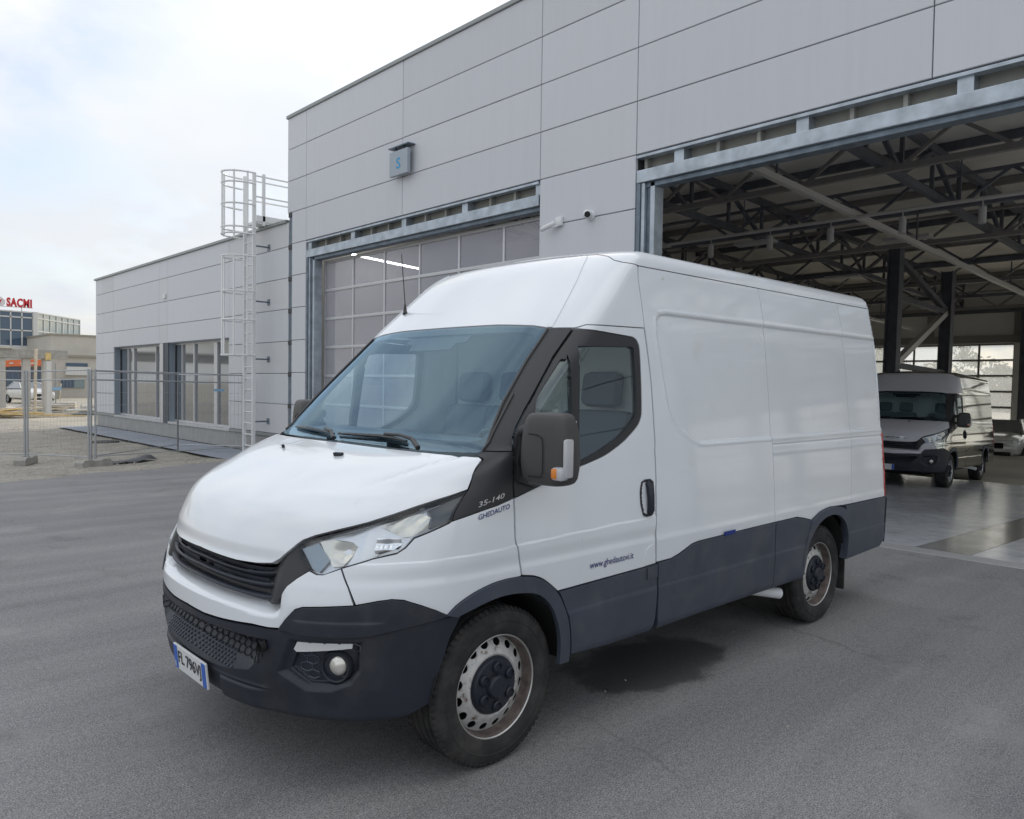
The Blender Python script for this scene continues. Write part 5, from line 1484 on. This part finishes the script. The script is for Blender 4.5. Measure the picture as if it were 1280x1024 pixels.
# manhole, plastic sheet, small timber
mb = MB().lathe([(0, .03), (.30, .03), (.33, .02), (.36, -.02)], (4.25, 20.0, -.14), 28, axis='z')
tag(mb.build('manhole_cover', 'manhole', None, smooth=30), 'dark round manhole cover lying in the gravel by the footpath', 'manhole cover')
vs = []; n = 16
for i in range(n + 1):
    for j in range(6):
        u = i / n; v = j / 5
        vs.append((2.62 + 1.0 * u - .22 * (v - .5), 13.75 + .75 * u + .22 * (v - .5) * (1 + u), gz_(3, 14) + .012 + .10 * max(0, u - .55) * (1 - abs(2 * v - 1)) * (1.4 + math.sin(9 * u)) + .012 * math.sin(11 * u + 5 * v)))
tag(MB().add(vs, [(i * 6 + j, (i + 1) * 6 + j, (i + 1) * 6 + j + 1, i * 6 + j + 1) for i in range(n) for j in range(5)]).build('plastic_sheet', 'black_plastic', None, smooth=60), 'crumpled black plastic sheet on the gravel below the fence', 'plastic sheet')

# ------------------------------------------------------------------ building site and far buildings
PF = thing('concrete_portal', (6.5, 40, -.16), 'bare grey concrete portal standing on the building site', 'portal')
for x, w_ in ((5.20, .30), (6.22, .32), (7.08, .34)):
    MB().box((x - w_ / 2, 39.8, -.2), (x + w_ / 2, 40.2, 2.86), .01).build('post', 'concrete_pale', PF)
MB().box((7.42, 42.0, -.2), (7.78, 42.4, 1.9), .01).build('post', 'concrete_pale', PF)
MB().box((-6, 39.7, 2.55), (7.95, 40.3, 2.98), .01).build('beam', 'concrete', PF)
MB().box((-6, 39.6, 2.98), (5.6, 40.4, 3.08), .01).build('beam', 'concrete_pale', PF)
MB().box((6.98, 39.68, 2.48), (7.22, 39.76, 2.84)).build('clamp', 'timber', PF)
tag(MB().tube([(6.42, 39.2, -.2), (6.50, 39.3, 3.0)], .07, 8).build('timber_prop', 'timber_pale', None, smooth=50), 'pale timber prop leaning against the concrete frame', 'prop')
tag(MB().box((6.78, 38.5, -.18), (6.98, 38.7, 2.4), .01).build('white_post', 'far_white', None), 'white site post in front of the concrete frame', 'post')
PL = thing('plank_pile', (5.0, 36.5, -.16), 'loose pile of yellow shuttering planks in front of the concrete frame', 'planks')
rp = random.Random(11)
for k in range(22):
    x = 3.6 + 2.9 * rp.random(); y = 35.6 + 1.6 * rp.random(); z = -.14 + .42 * rp.random() * (1 - abs(x - 4.9) / 2.2)
    a = R(rp.uniform(-25, 25)); L_ = rp.uniform(.8, 1.7)
    MB().obox((x, y, max(z, -.12)), ((math.cos(a), math.sin(a), rp.uniform(-.12, .12)), (-math.sin(a), math.cos(a), 0), (0, 0, 1)), (L_, .10, .02)).build('plank', 'timber' if k % 3 else 'timber_pale', PL)
for k, (x, y, a, lab) in enumerate(((7.6, 41.5, 10, 'low stack of pale pallets beside the concrete portal'), (9.0, 45, -20, 'stack of pallets and boards farther back on the site'), (8.6, 49, 30, 'tilted pallet stack near the parked site van'))):
    a = R(a)
    t = thing('pallet_stack', (x, y, -.16), lab, 'pallets', 'pallet stacks on the building site')
    for j in range(3):
        MB().obox((x, y, -.10 + j * .16), ((math.cos(a), math.sin(a), .0), (-math.sin(a), math.cos(a), 0), (0, 0, 1)), (.6, .5, .05)).build('pallet', 'timber_pale' if j % 2 else 'concrete_pale', t)
mb = MB()
for k in range(90):
    x = 4 + 7.5 * rp.random(); y = 37 + 12 * rp.random(); s_ = .08 + .18 * rp.random() ** 2
    mb.obox((x, y, -.14 + s_ * .3), (rp.choice(((1, .3, .1), (.7, -.6, .2), (.2, 1, 0))), (-.3, 1, .2), (0, .1, 1)), (s_, s_ * .7, s_ * .5))
tag(mb.build('rubble', 'concrete_pale', None), 'broken concrete and rubble strewn over the building site', 'rubble', kind='stuff')

SC = thing('site_container', (3.5, 52, -.16), 'pale site container with ribbed walls at the edge of the building site', 'container')
MB().box((0.0, 52, -.1), (5.0, 54.2, 2.3)).build('shell', 'far_white', SC)
for k in range(16): MB().box((.2 + k * .30, 51.95, .0), (.34 + k * .30, 52.0, 2.2)).build('rib', 'far_white', SC)
MB().box((1.5, 51.93, .9), (2.5, 51.95, 1.7)).build('window', 'far_glass', SC)
for k, (x, y, h_, lab) in enumerate(((4.55, 37.5, 1.6, 'thin wooden stake beside the plank pile'), (8.15, 43, 2.6, 'thin steel pole behind the concrete portal'), (9.2, 47, 1.5, 'short orange-topped stake among the pallets'), (2.6, 41, 2.2, 'leaning steel prop at the far end of the beam'))):
    o = MB().tube([(x, y, -.2), (x + .12 * (k - 1), y, -.2 + h_)], .035, 7).build('site_stake', 'timber_pale' if k % 2 == 0 else 'coping', None, smooth=50)
    tag(o, lab, 'stake', 'stakes and props on the building site')
PP = thing('pipe_stack', (8.2, 38, -.16), 'small stack of grey plastic pipes lying by the concrete portal', 'pipes')
for k in range(6): MB().tube([(7.4, 37.6 + .17 * (k % 3), -.08 + .15 * (k // 3)), (9.6, 38.0 + .17 * (k % 3), -.08 + .15 * (k // 3))], .075, 10).build('pipe', 'concrete_pale' if k % 2 else 'coping', PP, smooth=50)

OB = thing('office_block', (15, 90, -.2), 'far glass office block carrying red letters on its roof', 'building')
def glass_bay(x0, x1, zt0, zt1, zb, y0, y1, n, m, rows):
    """glazed wall from (x0,y0) to (x1,y1) with its own panes and white mullions"""
    mb = MB()
    P0 = Vector((x0, y0, 0)); P1 = Vector((x1, y1, 0)); d = P1 - P0
    nrm = Vector((d.y, -d.x, 0)).normalized()
    for i in range(n + 1):
        p = P0 + d * (i / n); zt_ = zt0 + (zt1 - zt0) * i / n
        mb.obox((p.x, p.y, (zt_ + zb) / 2), (d.normalized(), nrm, (0, 0, 1)), (.06, .05, (zt_ - zb) / 2))
    for f in rows:
        mb.bar((x0, y0, zb + (zt0 - zb) * f), (x1, y1, zb + (zt1 - zb) * f), .10, .13)
    mb.build('curtain_frame', 'far_white', OB)
    rr = sorted(rows)
    for i in range(n):
        for a, b in zip(rr, rr[1:]):
            q = []
            for t, f in ((i / n, a), ((i + 1) / n, a), ((i + 1) / n, b), (i / n, b)):
                p = P0 + d * t - nrm * (-.05 if nrm.y > 0 else .05) * 1; zt_ = zt0 + (zt1 - zt0) * t
                q.append((p.x, p.y, zb + (zt_ - zb) * f))
            MB().prism(q, tuple(nrm * .02)).build('pane', m, OB)
glass_bay(9.6, 16.55, 8.5, 8.42, 4.85, 90, 90, 7, 'far_glass', (0, .46, .84, 1.0))
glass_bay(16.95, 22.7, 8.42, 8.42, 4.85, 90, 97, 7, 'far_glass_pale', (0, .46, .84, 1.0))
MB().box((9.0, 90.2, -.2), (16.6, 112, 8.3)).prism([(16.6, 90.4, -.2), (16.85, 90.4, -.2), (22.4, 97.2, -.2), (22.4, 112, -.2), (16.6, 112, -.2)], (0, 0, 8.5)).build('core', 'far_white', OB)
MB().box((9.0, 89.7, 4.35), (16.6, 90.2, 4.85)).box((16.55, 89.8, 4.6), (16.95, 90.1, 8.48)).build('spandrel', 'far_white', OB)
RS = thing('roof_sign', (14, 90, 8.5), 'red capital letters and round emblem standing on the far glass block', 'sign')
vs, fs, w, h = text_mesh('SACMI', 1.0, .045, .12, 1.12)
xs = MB().add([(14.25 + a / w * 2.25, 90.2 - c, 8.92 - a / w * .05 + b / h * .92) for a, b, c in vs], fs); xs.build('letters', 'sign_red', RS)
MB().lathe([(0, 0), (.50, 0), (.54, .05), (.54, .12)], (13.62, 90.2, 9.38), 28, axis='y').build('emblem', 'sign_pale', RS)
MB().prism([(13.38, 90.18, 9.25), (13.62, 90.18, 9.05), (13.85, 90.18, 9.62), (13.62, 90.18, 9.48), (13.40, 90.18, 9.62)], (0, -.04, 0)).build('emblem_mark', 'sign_red', RS)
MB().bar((15.6, 90.3, 8.4), (15.6, 90.3, 8.95), .06).bar((13.6, 90.3, 8.4), (13.6, 90.3, 8.9), .06).bar((13, 90.3, 8.90), (16.6, 90.3, 8.90), .05).build('sign_frame', 'coping', RS)

CB = thing('concrete_works', (20, 76, -.2), 'far pale concrete factory block with a dark window band', 'building')
MB().box((15.6, 76.3, -.3), (40, 110, 4.0)).build('wall', 'far_grey', CB)
MB().box((16.0, 80, 3.95), (40, 110, 5.75)).build('upper_wall', 'far_grey', CB)
MB().box((15.9, 79.85, 5.70), (40.1, 110, 5.85)).build('roof_edge', 'far_dark', CB)
MB().box((15.5, 76.1, 3.55), (40, 76.4, 3.75)).build('ledge', 'far_dark', CB)
MB().box((16.4, 76.22, 2.72), (18.2, 76.32, 3.02)).build('window', 'far_glass', CB)
MB().box((16.0, 76.18, .75), (17.0, 76.32, 1.55)).build('window', 'far_glass', CB)
MB().box((17.05, 76.18, .75), (17.9, 76.32, 1.5)).build('window', 'far_glass_pale', CB)
MB().prism([(16.3, 76.0, 1.9), (18.4, 76.0, 1.9), (18.4, 76.0, 2.68), (16.45, 76.0, 2.68)], (0, .3, 0)).build('wall_panel', 'far_white', CB)
OS = thing('orange_shop', (12, 71, -.2), 'far shop front with a curved orange fascia behind the site', 'building')
fa = [(9.0, 2.1), (9.8, 2.3), (11, 2.5), (12.5, 2.62), (13.35, 2.62), (13.55, 1.55), (13.95, 1.55), (13.75, 3.08), (12.5, 3.12), (11, 3.02), (9.8, 2.86), (9.0, 2.7)]
MB().prism([(x, 70.0, z) for x, z in fa], (0, .4, 0)).build('fascia', 'orange_fascia', OS)
MB().box((4, 70.6, -.3), (13.9, 76, 3.0)).build('wall', 'far_grey', OS)
for k in range(8):
    MB().box((6.0 + k * .95, 70.45, .2), (6.86 + k * .95, 70.58, 2.5)).build('pane', 'far_glass', OS)
MB().box((4, 70.2, -.3), (14.6, 70.44, .62)).build('low_wall', 'far_dark', OS)
for k in range(6):
    x = 9.5 + k * .75
    MB().obox((x, 69.98, 2.72 + .02 * k), ((1, 0, .2), (0, 1, 0), (-.3, 0, 1)), (.14, .02, .05)).build('fascia_mark', 'far_white', OS)

# an unseen shed added across the yard to be mirrored in the glass
WH = thing('added_warehouse', (-52, 45, -.4), 'long blue-grey shed added out of view for the window reflections', 'building')
MB().box((-70, 8, -.4), (-50, 95, 7.6)).build('wall', 'shed_wall', WH)
MB().prism([(-49.6, 7.6, 7.6), (-60, 7.6, 9.4), (-70.4, 7.6, 7.6)], (0, 87.8, 0)).build('roof', 'coping', WH)
for k in range(9):
    MB().box((-49.95, 14 + k * 9.2, -.4), (-49.85, 19 + k * 9.2, 4.2)).build('roller_door', 'alu' if k % 2 else 'alu_blue', WH)
    MB().box((-49.97, 14 + k * 9.2, 5.2), (-49.88, 19 + k * 9.2, 6.4)).build('window', 'far_glass', WH)

# ------------------------------------------------------------------ trees
def tree(x, y, h, r_, seed, label, zb=-.2, n=2600, m='leaf', ls=.11):
    rt = random.Random(seed)
    t = thing('tree', (x, y, zb), label, 'tree', 'trees beyond the hall')
    mb = MB(); tips = []
    top = Vector((x + rt.uniform(-.4, .4), y + rt.uniform(-.4, .4), zb + h * .62))
    mb.tube([(x, y, zb - .2), (x + .1, y, zb + h * .25), top], [.045 * r_ + .09, .035 * r_ + .07, .04], 8)
    for k in range(9):
        f = .25 + .7 * k / 9; b0 = Vector((x, y, zb)).lerp(top, f)
        a = k * 2.4 + rt.random(); e = b0 + Vector((math.cos(a), math.sin(a), .55)) * r_ * rt.uniform(.5, .85)
        mb.tube([b0, (b0 + e) / 2 + Vector((0, 0, .2)), e], [.05, .035, .015], 5); tips.append(e)
    mb.build('trunk', 'bark', t, smooth=60)
    tips.append(top + Vector((0, 0, h * .2)))
    cl = []
    for e in tips:
        for k in range(4):
            cl.append((e + Vector((rt.gauss(0, .32), rt.gauss(0, .32), rt.gauss(.1, .30))) * r_ * .75, r_ * rt.uniform(.20, .42)))
    vs = []; fs = []
    for k in range(n):
        c, cr = cl[k % len(cl)]
        d = Vector((rt.gauss(0, 1), rt.gauss(0, 1), rt.gauss(0, .8))).normalized() * cr * rt.random() ** .45
        p = c + d; u = Vector((rt.gauss(0, 1), rt.gauss(0, 1), rt.gauss(0, 1))).normalized(); v = u.orthogonal().normalized()
        s_ = ls * rt.uniform(.7, 1.6); b = len(vs)
        vs += [p - u * s_, p + v * s_ * .6, p + u * s_, p - v * s_ * .6]; fs.append((b, b + 1, b + 2, b + 3))
    MB().add(vs, fs).build('crown', m, t, fix=False)
names = ['bushy green tree seen through the far glazed door of the hall']
for k, (x, y, h, r_) in enumerate(((88, 31, 10.5, 4.2), (92, 25, 9.5, 4.2), (86, 19.5, 8.6, 3.6), (94, 14, 9.4, 4.2), (88, 8, 10, 4.4), (90, -1, 11, 4.6), (84, -10, 11, 4.6), (90, -20, 11, 4.6), (86, -32, 11, 4.6), (96, 37, 12, 4.6), (96, 20, 8.2, 4.0))):
    tree(x, y, h, r_, 20 + k, names[0], zb=-4.3, m='leaf' if k % 2 else 'leaf_b', n=6500, ls=.19)
for k, (x, y, h, r_) in enumerate(((27.5, 104, 7.9, 1.2), (31, 112, 7.6, 2.2), (29.5, 110, 7.2, 1.9))):
    tree(x, y, h, r_, 60 + k, 'small dark tree showing above the roof of the concrete block', n=900, ls=.2)

# ------------------------------------------------------------------ vehicles in the hall and on the site
def copy_tree(o, parent=None, swap=None, skip=()):
    if o.name.split('.')[0] in skip: return None
    c = o.copy(); COL.objects.link(c)
    if o.type == 'MESH' and swap and o.data.materials:
        mn = o.data.materials[0].name
        nm = swap(o.name.split('.')[0], mn)
        if nm != mn:
            key = (o.data.name, nm)
            if key not in _sw:
                me = o.data.copy(); me.materials[0] = MATS[nm]; _sw[key] = me
            c.data = _sw[key]
    if parent is not None: c.parent = parent
    for ch in list(o.children): copy_tree(ch, c, swap, skip)
    return c
_sw = {}
def hall_swap(name, mn):
    if mn == 'van_white':
        return 'van_grey' if name in ('hood', 'upper_bumper', 'cab_roof', 'roof_rib', 'cowl_rib') else 'van_chrome'
    if mn == 'clad_dark' and name in ('side_cladding', 'door_cladding'): return 'van_chrome'
    if mn in ('rim_steel', 'rim_rust'): return 'satin_metal'
    return mn
SKIP = ('dealer_lettering', 'web_lettering', 'model_lettering', 'side_marker', 'fuel_flap', 'flap_cladding', 'daytime_lamp', 'aerial', 'number_plate')
V2 = copy_tree(VAN, None, hall_swap, SKIP)
V2.matrix_world = TI @ Matrix.Translation((8.45, 2.73, 0)) @ Matrix.Rotation(R(5), 4, 'Z')
tag(V2, 'dark grey van with mirror-chrome flanks parked inside the hall', 'van')
# brand lettering on its hood edge and its plate
M2 = V2.matrix_world.copy()
def V2part(mb, name, m, par=V2):
    o = mb.build(name, m, None, xf=M2)
    adopt(o, par); return o
def nose_pt(s, z, off):
    return (surf(np.array([float(s)]), np.array([float(z)])) + normal(np.array([float(s)]), np.array([float(z)])) * off)[0]
vs, fs, w, h = text_mesh('IVECO', 1.0, .02)
hood_pts = [nose_pt(.20 - a / w * .40, .935 + b / h * .038, .012) for a, b, _ in vs]
V2.matrix_world = M2
p2 = MB().box((-.925, -.18, .325), (-.912, .18, .435), .002)
o = V2part(p2, 'number_plate', 'plate_white')
o2 = MB().box((-.930, -.18, .326), (-.924, -.142, .434)).build('blue_band', 'plate_blue', None, xf=M2); adopt(o2, o)
V2part(MB().add(hood_pts, fs), 'brand_lettering', 'chrome')

def hall_car(x, y, rz, body, label, base=None):
    """saloon seen from the front: lofted body, glasshouse, lamps, wheels"""
    xf = (TI if base is None else base) @ Matrix.Translation((x, y, 0)) @ Matrix.Rotation(R(rz), 4, 'Z')
    t = thing('parked_car', tuple(xf.translation), label, 'car', 'cars at the back of the hall' if base is None else None)
    def B(mb, n, m, p=t, **k): return mb.build(n, m, p, xf=xf, **k)
    st = [(-2.15, .38, .66, .60), (-2.10, .30, .78, .78), (-1.95, .26, .86, .86), (-1.5, .24, .97, .90), (-.95, .24, 1.04, .91), (-.6, .24, 1.08, .91), (1.2, .24, 1.08, .91), (1.7, .26, 1.04, .88), (2.1, .32, .98, .80), (2.16, .42, .9, .70)]
    vs = []; n = 14
    for x_, zb, zt_, w_ in st:
        for k in range(n):
            a = 2 * math.pi * k / n; c, s_ = math.cos(a), math.sin(a)
            vs.append((x_, math.copysign(abs(c) ** .5, c) * w_, (zb + zt_) / 2 + math.copysign(abs(s_) ** .55, s_) * (zt_ - zb) / 2))
    fs = [(i * n + k, i * n + (k + 1) % n, (i + 1) * n + (k + 1) % n, (i + 1) * n + k) for i in range(len(st) - 1) for k in range(n)] + [tuple(range(n)), tuple(range((len(st) - 1) * n, len(st) * n))]
    B(MB().add(vs, fs), 'body', body, smooth=45)
    gh = [(-.75, 1.04, .80), (-.1, 1.44, .64), (.9, 1.47, .62), (1.75, 1.02, .78)]
    def gp(k, w_): return gh[k][0], w_ * gh[k][2], gh[k][1]
    B(MB().add([gp(1, -1), gp(1, 1), gp(2, 1), gp(2, -1)], [(0, 1, 2, 3)]), 'roof', body)
    for nm, q in (('windscreen', [gp(0, -1), gp(0, 1), gp(1, 1), gp(1, -1)]), ('rear_window', [gp(2, -1), gp(2, 1), gp(3, 1), gp(3, -1)]), ('side_window', [gp(0, -1), gp(1, -1), gp(2, -1), gp(3, -1)]), ('side_window', [gp(0, 1), gp(1, 1), gp(2, 1), gp(3, 1)])):
        B(MB().add(q, [(0, 1, 2, 3)]), nm, 'bldg_glass')
    for sd in (-1, 1):
        B(MB().tube([gp(0, sd), gp(1, sd), gp(2, sd), gp(3, sd)], .035, 6), 'pillar', body, smooth=50)
        B(MB().box((-2.12, .50 * sd - .2, .68), (-1.92, .50 * sd + .22, .80), .03).box((-2.0, .74 * sd - .08, .70), (-1.75, .74 * sd + .08, .83), .03), 'headlight', 'lamp_grey')
        for xw in (-1.35, 1.3):
            wl = B(MB().lathe([(.0, -.02), (.19, -.02), (.21, -.05), (.21, .05)], (xw, sd * .82, .31), 24), 'wheel', 'satin_metal', smooth=40)
            B(MB().lathe([(.21, -.08), (.26, -.10), (.30, -.09), (.315, -.05), (.315, .05), (.30, .09), (.21, .08)], (xw, sd * .82, .31), 28), 'tyre', 'rubber', wl, smooth=40)
    B(MB().box((-2.185, -.42, .52), (-2.10, .42, .70), .03), 'grille', 'gloss_black')
    B(MB().box((-2.18, -.62, .30), (-2.08, .62, .42), .03), 'air_intake', 'gloss_black')
    B(MB().box((-2.20, -.20, .43), (-2.17, .20, .52), .004), 'number_plate', 'plate_white')
    return t
hall_car(21.6, 4.35, 8, 'car_white', 'white car at the back of the hall half hidden by the chrome van')
hall_car(21.9, 2.05, 10, 'car_silver', 'silver car at the back of the hall beside the white car')

hall_car(10.0, 58.5, 100, 'car_white', 'white car parked on the building site behind the concrete portal', Matrix.Translation((0, 0, -.17)))
